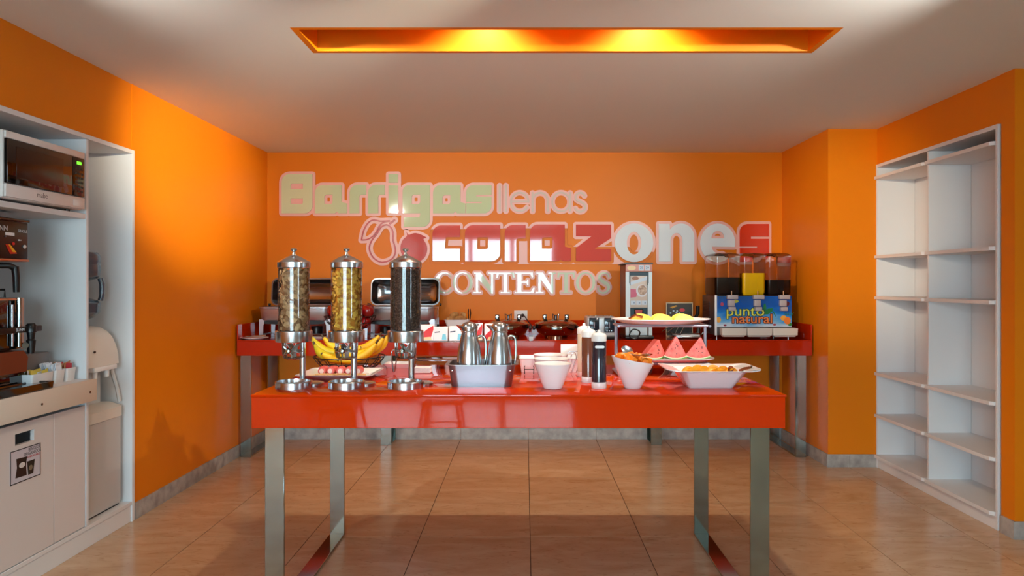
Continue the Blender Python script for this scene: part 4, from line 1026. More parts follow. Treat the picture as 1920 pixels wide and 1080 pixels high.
# ---- apples in a footed wire bowl
ax_, ay_ = PX(657, 5.67), 5.668
ab = thing('apple_bowl', (ax_, ay_, B_Z), 'footed dark wire bowl heaped with red apples', 'fruit bowl')
MB().lathe([(.045, 0), (.045, .006), (.020, .014), (.012, .03), (.012, .07), (.03, .078), (0, .080)], 28).build('foot', M_STEEL, ab)
for k in range(18):
    a = 2 * PI * k / 18
    MB().tube([(.02 * math.cos(a), .02 * math.sin(a), .0815), (.11 * math.cos(a), .11 * math.sin(a), .088), (.175 * math.cos(a), .175 * math.sin(a), .135), (.20 * math.cos(a), .20 * math.sin(a), .185)], .0025, 5).build('wire', M_WIRE, ab)
for rr, zz in ((.11, .088), (.175, .135), (.20, .186)): MB().ring((0, 0, zz), rr, .003, 40, 6).build('hoop', M_WIRE, ab)
M_APP = mat('red_apple', (150, 8, 14), .15, coat=.6, noise=(9, (110, 4, 10), .4, .7)); M_STEM = mat('apple_stem', (60, 40, 22), .7)
ap = thing('apple', (0, 0, 0), 'glossy dark red apple heaped in the footed wire bowl', 'apple', 'apples in the footed bowl')
MB().lathe([(.006, .012), (.02, .004), (.036, .008), (.047, .030), (.050, .052), (.044, .076), (.030, .088), (.014, .086), (.003, .078)], 20).build('fruit', M_APP, ap, 60)
MB().tube([(0, 0, .077), (.003, .001, .095), (.008, .002, .104)], [.002, .002, .003], 6).build('stem', M_STEM, ap)
spots = [(.10 * math.cos(2 * PI * k / 6), .10 * math.sin(2 * PI * k / 6), .10) for k in range(6)] + [(.145 * math.cos(.3 + 2 * PI * k / 9), .145 * math.sin(.3 + 2 * PI * k / 9), .185) for k in range(9)] + [(.06 * math.cos(1 + 2 * PI * k / 3), .06 * math.sin(1 + 2 * PI * k / 3), .205) for k in range(3)]
r = random.Random(2)
for i, (dx, dy, dz) in enumerate(spots):
    rt = (r.uniform(-.35, .35), r.uniform(-.35, .35), r.uniform(0, 6)); lc = (ax_ + dx, ay_ + dy, B_Z + dz)
    if i == 0: ap.location = lc; ap.rotation_euler = rt
    else: dup(ap, lc, rot=rt)

# ---- bread bowl
bb = thing('bread_bowl', (PX(858, 5.92), 5.92, B_Z), 'stacked white bowls holding bread rolls behind the coffee pots', 'bowl')
vessel(.20, .16, .02, .25, .20, .03, .085, .006, .004, n=4).build('lower_bowl', M_PORC, bb)
b2 = vessel(.16, .13, .02, .205, .165, .03, .062, .006, .004, n=4); b2.xf(Matrix.Translation((.0, 0, .086))); b2.build('upper_bowl', M_PORC, bb)
br = MB().loft([[(-.045 + .015 * k, (.02 + .012 * math.sin(PI * k / 6)) * math.cos(2 * PI * i / 10), (.018 + .008 * math.sin(PI * k / 6)) * math.sin(2 * PI * i / 10) + .006 * math.sin(PI * k / 6)) for i in range(10)] for k in range(7)]).build('bread_roll', mat('bread_crust', (198, 150, 92), .6, noise=(18, (150, 98, 50), .4, .65)), None, 60)
tag(br, 'golden bread roll piled in the white bowl on the counter', 'bread', 'bread rolls in the white bowl')
for i, (dx, dy, dz, rz) in enumerate(((-.045, -.02, .145, .3), (.03, -.025, .15, -.2), (-.01, .03, .15, .1), (-.02, 0, .178, .9), (.035, .01, .18, 2.0))):
    lc = (PX(858, 5.92) + dx, 5.92 + dy, B_Z + dz)
    if i == 0: br.location = lc; br.rotation_euler = (0, 0, rz)
    else: share(br, lc, rot=(0, .1, rz))
bs = thing('bread_tongs', (PX(880, 5.90), 5.90, B_Z + .150), 'dark tongs standing in the bread bowl', 'tongs')
for s in (-1, 1): MB().tube([(s * .006, 0, 0), (s * .010, 0, .05), (s * .007, 0, .085)], [.003, .005, .004], 6).build('tong_arm', M_BLACK, bs)

# ---- covered electric pots
M_POT = mat('reflection_tinted_steel', (170, 128, 104), .10, 1.0)  # orange reflection of the room mixed into the steel colour
def epot(px, y, label):
    t = thing('covered_pot', (PX(px, y), y, B_Z), label, 'pot', 'covered electric pots')
    MB().lathe([(.10, .0), (.10, .02), (.115, .021), (.150, .045), (.166, .085), (.168, .105), (.174, .108), (.174, .112), (0, .112)], 44).build('pan_body', M_POT, t)
    MB().lathe([(.170, .1125), (.165, .120), (.12, .140), (.05, .152), (0, .154)], 44).build('lid', M_POT, t)
    MB().box(-.045, .045, -.180, -.160, .072, .100, .006).build('control_plate', M_CHROME, t)
    hd = MB().tube([(-.022, 0, .153), (-.026, 0, .195), (-.012, 0, .186)], .004, 6).tube([(.022, 0, .153), (.026, 0, .195), (.012, 0, .186)], .004, 6)
    hd.build('lid_bracket', M_DSTEEL, t)
    MB().lathe([(.012, .153), (.012, .18), (.016, .184), (0, .188)], 14).build('lid_knob', M_DSTEEL, t)
    for s in (-1, 1):
        k = MB().lathe([(.016, 0), (.016, .026), (.012, .030), (0, .031)], 16, m=Matrix.Translation((s * .090, -.02, .170)) @ Matrix.Rotation(PI / 2, 4, 'X')).build('side_knob', M_CHROME, t)
        MB().box(s * .090 - .018, s * .090 + .018, -.019, .01, .146, .19, .006).build('knob_holder', M_BLACK, t)
        MB().box(s * .178 - .012, s * .178 + .012, -.045, .045, .066, .098, .010).build('side_handle', M_BLACK, t)
    for s in (-.09, 0.06): MB().ell((s, -.152, .048), (.005, .004, .004), 8, 6).build('rivet', M_CHROME, t)
epot(953, 5.90, 'covered steel pot behind the second coffee pot')
epot(1042, 5.90, 'covered steel pot standing below the wall outlet cord')
ol = thing('wall_outlet', (PX(976.5, YB), YB - .001, PZ(591, YB)), 'white double wall outlet with black plug', 'outlet')
MB().box(-.058, .058, -.008, 0, -.042, .042, .002).build('cover_plate', M_PLASTIC, ol)
for s in (-.025,):
    for q in (-.006, .006): MB().box(s + q - .0015, s + q + .0015, -.0088, -.0081, -.008, .008).build('slot', M_BLACK, ol)
pg = thing('power_cord', (PX(980, YB), YB - .012, PZ(591, YB)), 'black plug and cord running from the outlet to the pot', 'cord')
MB().lathe([(.014, -.002), (.015, .02), (.008, .032), (0, .033)], 14, m=Matrix.Rotation(PI / 2, 4, 'X')).build('plug', M_BLACK, pg)
MB().tube(catmull([(0, -.03, 0), (.02, -.045, -.01), (.05, -.06, -.055), (.085, -.075, -.095), (.10, -.10, -.10)], 5), .0045, 7).build('cable', M_BLACK, pg)
pt = thing('price_tag', (PX(996, 5.615), 5.612, PZ(641, 5.615)), 'small white tag clipped to the counter edge under the cord', 'tag')
MB().prism([(-.016, .010), (-.006, .006), (.016, .010), (.017, .042), (-.017, .042)], -.003, 0, 'y').build('tag_card', mat('tag_card_white', (206, 222, 236), .4), pt)
MB().box(-.016, .016, -.0045, .02, .0425, .047, .001).build('tag_clip', M_DSTEEL, pt)

# ---- toaster
tx, ty = PX(1125.5, 5.80), 5.82
to = thing('toaster', (tx, ty, B_Z), 'four-slice steel toaster with two black control fronts', 'toaster')
MB().box(-.118, .118, -.12, .15, .012, .180, .02, 3).build('housing', mat('toaster_shell', (206, 218, 226), .25, .4), to)
MB().box(-.122, .122, -.124, .154, 0, .032, .006).build('base', M_BLACK, to)
for s in (-1, 1):
    f = MB().box(s * .060 - .040, s * .060 + .040, -.136, -.1205, .056, .172, .005).build('control_front', mat('toaster_panel', (16, 34, 52), .15, coat=.5), to)
    MB().box(s * .060 - .003, s * .060 + .003, -.1385, -.1365, .09, .140).build('lever_slot', M_STEEL, f)
    MB().box(s * .060 - .020, s * .060 + .020, -.152, -.1365, .140, .150, .003).build('lever', M_BLACK, f)
    for k in range(3): MB().lathe([(.004, 0), (.004, .003), (0, .0035)], 8, m=Matrix.Translation((s * .060 - .018 + .018 * k, -.1362, .068)) @ Matrix.Rotation(PI / 2, 4, 'X')).build('button', M_STEEL, f)
    for k in (-.022, .022): MB().box(s * .060 + k - .010, s * .060 + k + .010, -.07, .11, .1805, .184, .001).build('slot_rim', M_CHROME, to)

# ---- oatmeal machine
ox_, oy_ = PX(1197, 5.76), 5.78
om = thing('oatmeal_machine', (ox_, oy_, B_Z), 'tall white hot cereal machine with picture front', 'dispenser')
M_TEAL = mat('dark_teal', (20, 58, 74), .3); M_LBLUE = mat('pale_blue_plastic', (206, 228, 238), .3)
MB().box(-.104, .104, -.02, .30, .03, .595, .004).build('cabinet', mat('machine_brown', (128, 78, 48), .5), om)
MB().box(-.115, .115, -.09, .29, 0, .03, .01).build('drip_tray', M_BLACK, om)
for s in (-1, 1): MB().prism([(s * .105, .031), (s * .105, .535), (s * .078, .535), (s * .078, .45), (s * .070, .42), (s * .070, .18), (s * .078, .15), (s * .078, .031)], -.05, -.0205, 'y').build('side_pillar', M_LBLUE, om)
hdp = MB().box(-.105, .105, -.055, -.0205, .537, .594, .002).build('header_panel', mat('header_pink', (206, 150, 140), .4), om)
MB().prism([(-.06 + .035 * math.cos(a), .566 + .018 * math.sin(a)) for a in [2 * PI * i / 18 for i in range(18)]], -.0562, -.0552, 'y').build('oval_picture', mat('print_cream', (226, 206, 160), .4), hdp)
for k in (.018, .066):
    c = MB().box(k - .020, k + .020, -.0562, -.0552, .545, .588).build('price_card', mat('print_ice', (190, 210, 226), .4), hdp)
    lettering('figures', '25' if k < .04 else '29', .026, mat('print_blue', (40, 80, 130), .4), hdp, Matrix.Translation((k, -.0567, .566)) @ ROTX, .0006)
MB().box(-.069, .069, -.040, -.0205, .25, .532, .002).build('picture_panel', mat('print_pale', (196, 186, 176), .35), om)
MB().box(-.078, .078, -.044, -.0405, .505, .532).build('panel_bracket', M_TEAL, om)
for s in (-1, 1): MB().box(s * .074 - .005, s * .074 + .005, -.047, -.0205, .43, .53).build('panel_bracket', M_TEAL, om)
def disc(cx_, cz_, rx, rz_, y0, y1, nm, m, par, n_=20): return MB().prism([(cx_ + rx * math.cos(2 * PI * i / n_), cz_ + rz_ * math.sin(2 * PI * i / n_)) for i in range(n_)], y0, y1, 'y').build(nm, m, par)
MB().prism([(-.066, .33), (-.02, .335), (-.01, .395), (-.066, .40)], -.0412, -.0402, 'y').build('magenta_print', mat('print_magenta', (190, 90, 120), .4), om)
MB().prism([(-.066, .43), (.066, .47), (.066, .50), (-.066, .455)], -.0412, -.0402, 'y').build('sash_print', mat('print_ice', (190, 210, 226), .4), om)
disc(-.028, .485, .028, .014, -.0424, -.0413, 'logo_oval', mat('print_brown', (150, 110, 90), .4), om)
disc(.024, .385, .046, .050, -.0424, -.0413, 'bowl_print', mat('print_grey', (206, 212, 220), .4), om)
disc(.028, .390, .036, .040, -.0436, -.0425, 'oat_print', mat('print_oat', (150, 124, 108), .4, noise=(60, (200, 180, 160), .4, .6)), om)
for k in range(3): MB().box(-.064 + .044 * k, -.024 + .044 * k, -.0424, -.0405, .272, .306).build('flavour_card', mat('print_ice', (190, 210, 226), .4), om)
for k in range(3): lettering('mark', '#', .020, mat('print_blue', (40, 80, 130), .4), om, Matrix.Translation((-.038 + .044 * k, -.0428, .289)) @ ROTX, .0006)
MB().box(-.069, .069, -.034, -.0205, .10, .249).build('lower_front', M_TEAL, om)
MB().box(-.037, .037, -.0365, -.0345, .10, .240).build('niche', M_GBLACK, om)
MB().prism([(-.018, .165), (.018, .165), (.028, .232), (-.028, .232)], -.041, -.037, 'y').build('cup_picture', mat('cup_red', (176, 70, 66), .35), om)
MB().lathe([(.012, .11), (.016, .128), (.010, .140), (0, .142)], 14, c=(0, -.046, 0)).build('nozzle', M_PLASTIC, om)
MB().box(-.069, .069, -.034, -.0205, .031, .099).build('lower_panel', M_LBLUE, om)
MB().prism([(-.125, .596), (.112, .596), (.108, .608), (-.10, .610)], -.06, .30, 'y').build('top_cap', mat('machine_dark', (52, 40, 38), .4), om)
gl = thing('machine_cable', (ox_ - .045, oy_ - .118, B_Z), 'black cable looped in front of the hot cereal machine', 'cable')
MB().tube([(.040 * math.cos(a) + .004 * math.sin(3 * a), -.006 * math.sin(a), .045 + .038 * math.sin(a)) for a in [2 * PI * i / 22 for i in range(22)]], .0055, 7, True).build('cable_loop', M_BLACK, gl)

# ---- waffle maker and its card
wx, wy = PX(1284, 5.85), 5.86
wm = thing('waffle_maker', (wx, wy, B_Z), 'waffle iron on a bent wire frame with black handles', 'waffle maker')
MB().box(-.10, .115, -.09, .09, .006, .020, .003).build('tray', M_STEEL, wm)
MB().box(-.085, .105, -.085, .085, .0205, .032, .003).build('tray_insert', M_PLASTIC, wm)
for s in (-.09, .09):
    MB().tube([(-.02, s, .155), (-.165, s * 1.0, .045), (-.05, s, .034)], .0045, 7).build('frame_wire', M_CHROME, wm)
    MB().tube([(.0, s, .150), (-.055, s, .035)], .0045, 7).build('frame_wire', M_CHROME, wm)
    MB().tube([(.09, s, .155), (.155, s, .075), (.11, s, .03)], .0045, 7).build('frame_wire', M_CHROME, wm)
MB().lathe([(.09, .112), (.098, .116), (.098, .132), (.09, .136), (0, .136)], 32).build('lower_iron', M_DSTEEL, wm)
MB().lathe([(.09, .138), (.098, .142), (.098, .158), (.08, .166), (0, .168)], 32).build('upper_iron', M_BLACK, wm)
MB().tube([(.085, -.02, .165), (.100, -.03, .200), (.098, -.04, .262)], [.014, .015, .016], 10).build('handle', M_BLACK, wm)
MB().tube([(.085, -.095, .130), (.088, -.105, .09), (.086, -.108, .045)], [.014, .014, .017], 10).build('handle', M_BLACK, wm)
cdn = thing('instruction_card', (PX(1274, 5.99), 5.99, B_Z), 'dark instruction card in a pale frame behind the pineapple slices', 'card')
MB().box(-.112, .112, 0, .008, .0, .285, .002).build('frame', mat('pale_frame', (210, 190, 150), .4), cdn)
MB().box(-.104, .104, -.0015, -.0002, .01, .277).build('card_face', mat('card_dark', (66, 62, 58), .35), cdn)
MB().prism([(-.08, .245), (-.03, .262), (-.015, .255), (-.06, .235)], -.0028, -.0016, 'y').build('waffle_picture', mat('print_gold', (206, 150, 50), .4), cdn)
MB().prism([(.022 + .024 * math.cos(a), .222 + .013 * math.sin(a)) for a in [2 * PI * i / 16 for i in range(16)]], -.0028, -.0016, 'y').build('red_badge', mat('badge_red', (226, 60, 74), .4), cdn)
for k, (a, b) in enumerate(((-.075, .197), (-.05, .215), (-.025, .200), (.0, .196), (-.02, .214))): disc(a, b, .008, .007, -.0028, -.0016, 'picture_spot', mat('print_ice', (190, 210, 226), .4), cdn, 10)

# ---- three-tank juice dispenser
jx0, jx1, jy = PX(1341, 5.72), PX(1485.5, 5.72), 5.735
jw = jx1 - jx0
jd = thing('juice_dispenser', ((jx0 + jx1) / 2, jy, B_Z), 'three-tank juice dispenser with blue printed front punto natural', 'juice dispenser')
h = jw / 2
MB().box(-h, h, .0, .40, .03, .345, .004).build('cabinet', mat('cabinet_grey', (86, 80, 80), .4, .3), jd)
for s in (-1, 1):
    for y_ in (.02, .36): MB().lathe([(.010, 0), (.010, .004), (.006, .005), (.006, .0295)], 10, c=(s * (h - .02), y_, 0)).build('foot', M_STEEL, jd)
for k in range(20): MB().box(-h - .004, -h - .0005, .15, .36, .05 + .0125 * k, .057 + .0125 * k).build('side_louvre', mat('louvre_dark', (40, 42, 52), .4), jd)
MB().box(-h - .001, -h + .016, -.008, -.0005, .03, .350, .001).build('edge_trim', mat('trim_white', (236, 240, 244), .3), jd)
# printed front
pm = bpy.data.materials.new('printed_front'); pm.use_nodes = True; nt = pm.node_tree; b_ = nt.nodes['Principled BSDF']; b_.inputs['Roughness'].default_value = .25
tcn = nt.nodes.new('ShaderNodeTexCoord'); sep = nt.nodes.new('ShaderNodeSeparateXYZ'); nt.links.new(tcn.outputs['Generated'], sep.inputs[0])
nz = nt.nodes.new('ShaderNodeTexNoise'); nz.inputs['Scale'].default_value = 3.5; nz.inputs['Detail'].default_value = 4; nt.links.new(tcn.outputs['Generated'], nz.inputs['Vector'])
ma = nt.nodes.new('ShaderNodeMath'); ma.operation = 'MULTIPLY_ADD'; ma.inputs[1].default_value = .7; nt.links.new(nz.outputs['Fac'], ma.inputs[0]); nt.links.new(sep.outputs['Z'], ma.inputs[2])
rm = nt.nodes.new('ShaderNodeValToRGB'); el = rm.color_ramp.elements
el[0].position = .30; el[0].color = lin((226, 236, 244)); el[1].position = 1.35 if False else 1.0; el[1].color = lin((10, 84, 176))
e2 = el.new(.55); e2.color = lin((110, 180, 226)); e3 = el.new(.75); e3.color = lin((16, 124, 214))
nt.links.new(ma.outputs[0], rm.inputs[0]); nt.links.new(rm.outputs[0], b_.inputs['Base Color'])
fp = MB().box(-h + .017, h - .002, -.006, -.0005, .098, .343).build('printed_panel', pm, jd)
yo = -.0062
def dec(poly, nm, rgb, k=1): return MB().prism(poly, yo - .0006 * k, yo - .0006 * (k - 1), 'y').build(nm, mat('print_%d_%d_%d' % rgb, rgb, .35), fp)
SC = jw / 144.5
def jp(px, py): return ((px - 1413.25) * SC, (634.5 - py) * SC)
def blob(px, py, rx, ry, nm, rgb, k=1, n_=14): return dec([(jp(px, py)[0] + rx * SC * math.cos(2 * PI * i / n_), jp(px, py)[1] + ry * SC * math.sin(2 * PI * i / n_)) for i in range(n_)], nm, rgb, k)
blob(1354.5, 569, 3.2, 3.6, 'berry_print', (170, 60, 90)); blob(1379.5, 563.5, 6, 3.2, 'lemon_print', (196, 200, 60)); blob(1348, 598, 4.5, 5.5, 'orange_print', (232, 170, 70))
blob(1476, 568, 5.2, 4.6, 'plum_print', (96, 24, 44)); blob(1470, 595, 6, 5, 'peach_print', (240, 170, 60)); blob(1477, 600, 6.2, 7, 'mango_print', (240, 130, 50), 2)
blob(1360, 608.5, 3, 1.8, 'berry_print', (140, 50, 70)); blob(1453, 607.5, 3.2, 2, 'berry_print', (170, 50, 60)); blob(1482, 607, 4.2, 3, 'leaf_print', (40, 130, 60))
for q in range(5): dec([jp(1473 + 2.6 * q, 590), jp(1475 + 2.6 * q, 590), jp(1470 + 5 * q, 583)], 'leaf_print', (36, 120, 60))
for q in range(9): dec([jp(1382 + 3.5 * q, 553.5), jp(1384 + 3.5 * q, 553.5), jp(1398 + 3.2 * q, 572)], 'palm_print', (8, 70, 120))
for q in range(6): dec([jp(1346 + 3.0 * q, 553.5), jp(1348 + 3.0 * q, 553.5), jp(1344 + 3.4 * q, 566)], 'palm_print', (10, 66, 100))
for pts in ([(1431, 588.5), (1441, 588), (1449, 582), (1450, 576.5), (1441, 577), (1434, 581)], [(1431, 577), (1435, 582), (1438, 577), (1436, 567), (1433, 569)], [(1449, 583), (1451, 582), (1456, 592), (1455.5, 593)]): dec([jp(*p) for p in pts], 'leaf_print', (24, 120, 70))
def jtext(txt, px, py, size, rgb, out, w, nm, sp=1.0):
    c = jp(px, py)
    lettering(nm, txt, size, mat('print_%d_%d_%d' % out, out, .35), fp, Matrix.Translation((c[0], yo - .0016, c[1])) @ ROTX, .0006, .0055, w, space=sp)
    lettering(nm, txt, size, mat('print_%d_%d_%d' % rgb, rgb, .35), fp, Matrix.Translation((c[0], yo - .0024, c[1])) @ ROTX, .0006, .0006, w, space=sp)
jtext('punto', 1398, 582.5, .112, (222, 226, 90), (10, 62, 60), 1.16, 'lettering')
jtext('natural', 1411, 597.0, .104, (240, 134, 66), (88, 22, 22), 1.13, 'lettering')
for k in range(3):
    cx_ = -h + .03 + (jw - .01) * (k + .5) / 3
    tw = jw / 3 - .006
    MB().loft([rrect(tw - .03, .06, .008, .022, 3, cx_ + .003, -.040), rrect(tw - .022, .075, .008, .034, 3, cx_ + .003, -.042), rrect(tw - .004, .08, .008, .036, 3, cx_ + .003, -.044), rrect(tw, .085, .008, .090, 3, cx_ + .003, -.045), rrect(tw - .012, .07, .005, .090, 3, cx_ + .003, -.045), rrect(tw - .02, .06, .005, .05, 3, cx_ + .003, -.045)]).build('drip_tray', M_IVORY, jd)
M_TANK = clear('tank_polycarbonate', (252, 244, 238), .05)
TAPX = (1372, 1421, 1469)
for k, (a, b, lev, rgb) in enumerate(((1342.5, 1390.5, 520, (16, 7, 6)), (1394, 1439, 512, (255, 206, 10)), (1441, 1487, 525, (14, 6, 8)))):
    c0, c1 = (a - 1413.25) * SC, (b - 1413.25) * SC; w_ = c1 - c0; cc = (c0 + c1) / 2; dp = .36
    tk = MB().loft([rrect(w_ - .02, dp - .03, .02, .346, 4, cc, .19), rrect(w_ - .004, dp - .01, .022, .37, 4, cc, .19), rrect(w_, dp, .024, .655, 4, cc, .19)], True, False).build('tank', M_TANK, jd)
    MB().loft([rrect(w_ + .004, dp + .004, .026, .655, 4, cc, .19), rrect(w_ + .004, dp + .004, .026, .664, 4, cc, .19), rrect(w_ - .02, dp - .02, .03, .680, 4, cc, .19), rrect(w_ - .08, dp - .09, .04, .690, 4, cc, .19)], False, True).build('tank_lid', M_TANK, tk)
    lz = PZ(lev, jy) - B_Z
    MB().loft([rrect(w_ - .026, dp - .036, .018, .349, 4, cc, .19), rrect(w_ - .010, dp - .018, .02, .372, 4, cc, .19), rrect(w_ - .008, dp - .012, .022, lz, 4, cc, .19)]).build('juice', mat('juice_%d' % rgb[1], rgb, .3, spec=.2), tk)
    tx_ = (TAPX[k] - 1413.25) * SC
    tp_ = MB().box(tx_ - .042, tx_ + .042, -.050, -.0085, .318, .352, .004).build('tap', mat('tap_grey', (172, 164, 168), .35), jd)
    MB().box(tx_ - .036, tx_ + .016, -.046, -.0085, .262, .312, .004).build('tap_valve', MATS['tap_grey'], tp_)
    MB().box(tx_ - .030, tx_ + .022, -.054, -.0085, .226, .258, .004).build('tap_paddle', MATS['tap_grey'], tp_)
    MB().tube([(tx_ - .004, -.024, .3525), (tx_ - .004, -.024, .385)], .004, 6).build('tap_rod', mat('tap_amber', (190, 120, 50), .3), tp_)

# ================================================================== left built-in: microwave, coffee brewer, sugar boxes, water cooler
# ---- microwave (front faces +x)
mx, my0, my1, mz = WL + .03, 3.085, 3.648, 1.7275
mw = thing('microwave', (mx, my0, mz), 'white microwave oven with dark door on the cabinet shelf', 'microwave')
L_ = my1 - my0; H_ = .305
MB().box(-.38, 0, 0, L_, .012, H_, .008).build('housing', mat('microwave_white', (226, 216, 212), .35), mw)
for y_ in (.05, L_ - .05):
    for x_ in (-.33, -.05): MB().lathe([(.012, 0), (.012, .0118)], 10, c=(x_, y_, 0)).build('foot', M_BLACK, mw)
YS_ = L_ * .80
dr = MB().box(.0005, .016, .006, YS_, .075, H_ - .038, .003).build('door', M_GBLACK, mw)
MB().box(.0165, .0175, .06, YS_ - .07, .105, H_ - .065, .0005).build('door_window', mat('door_mesh', (50, 26, 16), .2), dr)
MB().box(.0005, .0155, YS_ + .003, L_ - .012, .075, H_ - .038, .003).build('control_panel', M_GBLACK, mw)
MB().box(.0158, .0165, YS_ + .035, YS_ + .070, H_ - .072, H_ - .057).build('clock_display', mat('display_green', (40, 120, 20), .4, emit=((90, 220, 40), 2.5)), mw)
for i in range(6):
    for j in range(3): MB().box(.0158, .0163, YS_ + .022 + .024 * j, YS_ + .038 + .024 * j, H_ - .100 - .022 * i, H_ - .090 - .022 * i).build('key', mat('key_grey', (44, 46, 44), .5), mw)
MB().box(.0005, .012, .004, L_ - .006, .016, .072, .003).build('lower_panel', MATS['microwave_white'], mw)
MB().box(.0125, .014, YS_ + .012, L_ - .02, .026, .058, .001).build('door_button', MATS['microwave_white'], mw)
for a, b in ((H_ - .036, H_ - .004),): MB().box(.0005, .012, .004, L_ - .006, a, b, .003).build('upper_panel', MATS['microwave_white'], mw)
lettering('maker_name', 'mabe', .034, mat('logo_grey', (120, 112, 110), .4), mw, Matrix.Translation((.0123, L_ * .42, .046)) @ MS, .0008)

# ---- coffee brewer
cx, cy0, cy1, cz = WL - .06, 3.02, 3.375, .8775
cb = thing('coffee_brewer', (cx, cy0, cz), 'black and steel coffee brewer with hot water spout under the microwave shelf', 'coffee brewer')
W_ = cy1 - cy0
M_COP = mat('coffee_steel', (196, 150, 124), .28, 1.0)
MB().box(-.42, -.30, .0, W_, 0, .59, .004).build('rear_column', M_COP, cb)
MB().box(-.30, -.004, .0, W_, .59, .775, .004).build('head', M_COP, cb)
MB().box(-.31, .006, -.004, W_ + .004, .7755, .788, .003).build('top_cover', M_GBLACK, cb)
fpn = MB().box(-.0035, .004, .006, W_ - .010, .604, .772, .001).build('control_face', mat('brewer_black', (18, 10, 10), .25), cb)
lettering('maker_name', 'BUNN', .034, mat('logo_silver', (190, 186, 186), .4), fpn, Matrix.Translation((.0046, .168, .738)) @ MS, .0008, align='CENTER')
lettering('model_name', 'SINGLE', .019, mat('logo_silver', (190, 186, 186), .4), fpn, Matrix.Translation((.0046, W_ - .044, .732)) @ MS, .0008)
MB().box(.0042, .0052, .20, .257, .708, .721).build('white_sticker', M_PLASTIC, fpn)
for (y_, z_, rad, rgb) in ((W_ - .105, .672, .007, (230, 50, 40)), (W_ - .07, .690, .004, (200, 196, 196)), (W_ - .06, .690, .003, (200, 196, 196)), (W_ - .032, .662, .009, (206, 200, 196)), (W_ - .155, .702, .004, (90, 84, 84))):
    MB().lathe([(rad, 0), (rad * .9, .004), (0, .005)], 12, m=Matrix.Translation((.0042, y_, z_)) @ Matrix.Rotation(PI / 2, 4, 'Y')).build('indicator', mat('indicator_%d' % rgb[1], rgb, .4), fpn)
MB().prism([(W_ - .155, .667), (W_ - .128, .668), (W_ - .082, .628), (W_ - .125, .624)], .0042, .006, 'x').build('fire_sticker', mat('sticker_red', (206, 40, 20), .4), fpn)
MB().prism([(W_ - .138, .666), (W_ - .128, .667), (W_ - .088, .634), (W_ - .112, .634)], .0062, .007, 'x').build('flame_print', mat('sticker_yellow', (246, 176, 30), .4), fpn)
MB().box(-.0035, .006, .0, W_, .592, .603, .002).build('lower_trim', M_COP, cb)
fn = MB().lathe([(.085, .589), (.085, .54), (.055, .45), (.03, .44), (0, .44)], 28, c=(-.10, W_ - .22, 0)).build('brew_funnel', M_COP, cb)
MB().ring((-.10, W_ - .22, .565), .087, .012, 30, 8).build('funnel_collar', mat('collar_navy', (14, 36, 52), .35), fn)
hd_ = MB().tube([(-.03, W_ - .15, .572), (.0, W_ - .125, .572), (.012, W_ - .105, .560)], .014, 10).tube([(.012, W_ - .105, .568), (.014, W_ - .100, .52), (.012, W_ - .096, .452)], [.016, .015, .013], 10)
hd_.build('funnel_handle', M_BLACK, fn)
# server under the spout
sv = thing('coffee_server', (cx - .01, cy0, cz), 'brown steel coffee server with sight glass and black faucet', 'coffee server')
MB().box(-.27, -.015, .02, W_ + .012, .185, .425, .006).build('tank', M_COP, sv)
MB().box(-.013, -.002, .09, W_ - .03, .19, .415, .002).build('front_strip', M_GBLACK, sv)
MB().tube([(.012, W_ - .065, .20), (.012, W_ - .065, .425)], .011, 12).build('sight_glass', M_CHROME, sv)
MB().tube([(.006, W_ - .10, .205), (.006, W_ - .10, .395)], .006, 10).build('sight_guard', M_STEEL, sv)
MB().box(.002, .032, .03, W_ + .065, .265, .292, .004).build('faucet_band', M_BLACK, sv)
lettering('maker_name', 'BUNN', .020, mat('logo_pale', (200, 214, 224), .4), sv, Matrix.Translation((.0325, W_ - .085, .279)) @ MS, .0008)
MB().lathe([(.014, .165), (.020, .225), (.014, .232), (.018, .262), (.022, .263), (.022, .296), (.015, .305), (0, .306)], 18, c=(.030, W_ - .010, 0)).build('faucet', M_BLACK, sv)
MB().tube([(.0, W_ - .02, .205), (.028, W_ - .045, .205)], .014, 12).build('faucet_knob', M_CHROME, sv)
MB().tube([(-.2, W_ - .06, .426), (-.2, W_ - .06, .462), (-.1, W_ - .0, .462), (-.1, W_ - .0, .426)], .005, 8).build('lid_handle', M_BLACK, sv)
MB().prism([(.02, .085), (W_ - .04, .085), (W_ - .03, .15), (W_ - .06, .183), (.02, .183)], -.26, .03, 'x').build('stand_tray', mat('stand_brown', (136, 76, 50), .35, .5), sv)
MB().box(-.24, .0, .03, W_ + .01, .0, .0845, .004).build('stand_base', M_GBLACK, sv)
# warmer box, tray, sachet boxes
wb = thing('warmer_box', (WL - .12, 3.455, .8775), 'low grey box behind the sugar sachets', 'appliance')
MB().box(-.22, .0, .0, .165, .004, .15, .008).build('housing', mat('warm_grey', (120, 116, 116), .45), wb)
MB().lathe([(.035, .1505), (.034, .156), (0, .157)], 20, c=(-.06, .06, 0)).build('warmer_plate', M_BLACK, wb)
for x_ in (-.2, -.02): MB().box(x_ - .01, x_ + .01, .01, .155, 0, .0038).build('foot', M_BLACK, wb)
tt = thing('drip_mat_tray', (WL - .09, 2.80, .8775), 'flat black tray at the front of the worktop', 'tray')
vessel(.098, .59, .008, .102, .60, .010, .032, .004, .0, floor=.026, n=3).xf(Matrix.Translation((.084, .305, 0))).build('tray_body', M_GBLACK, tt)
M_PKY = mat('packet_yellow', (226, 206, 90), .5); M_PKW = mat('packet_white', (238, 240, 248), .5); M_PKR = mat('packet_red', (190, 30, 50), .5); M_PKC = mat('packet_tan', (206, 150, 100), .5)
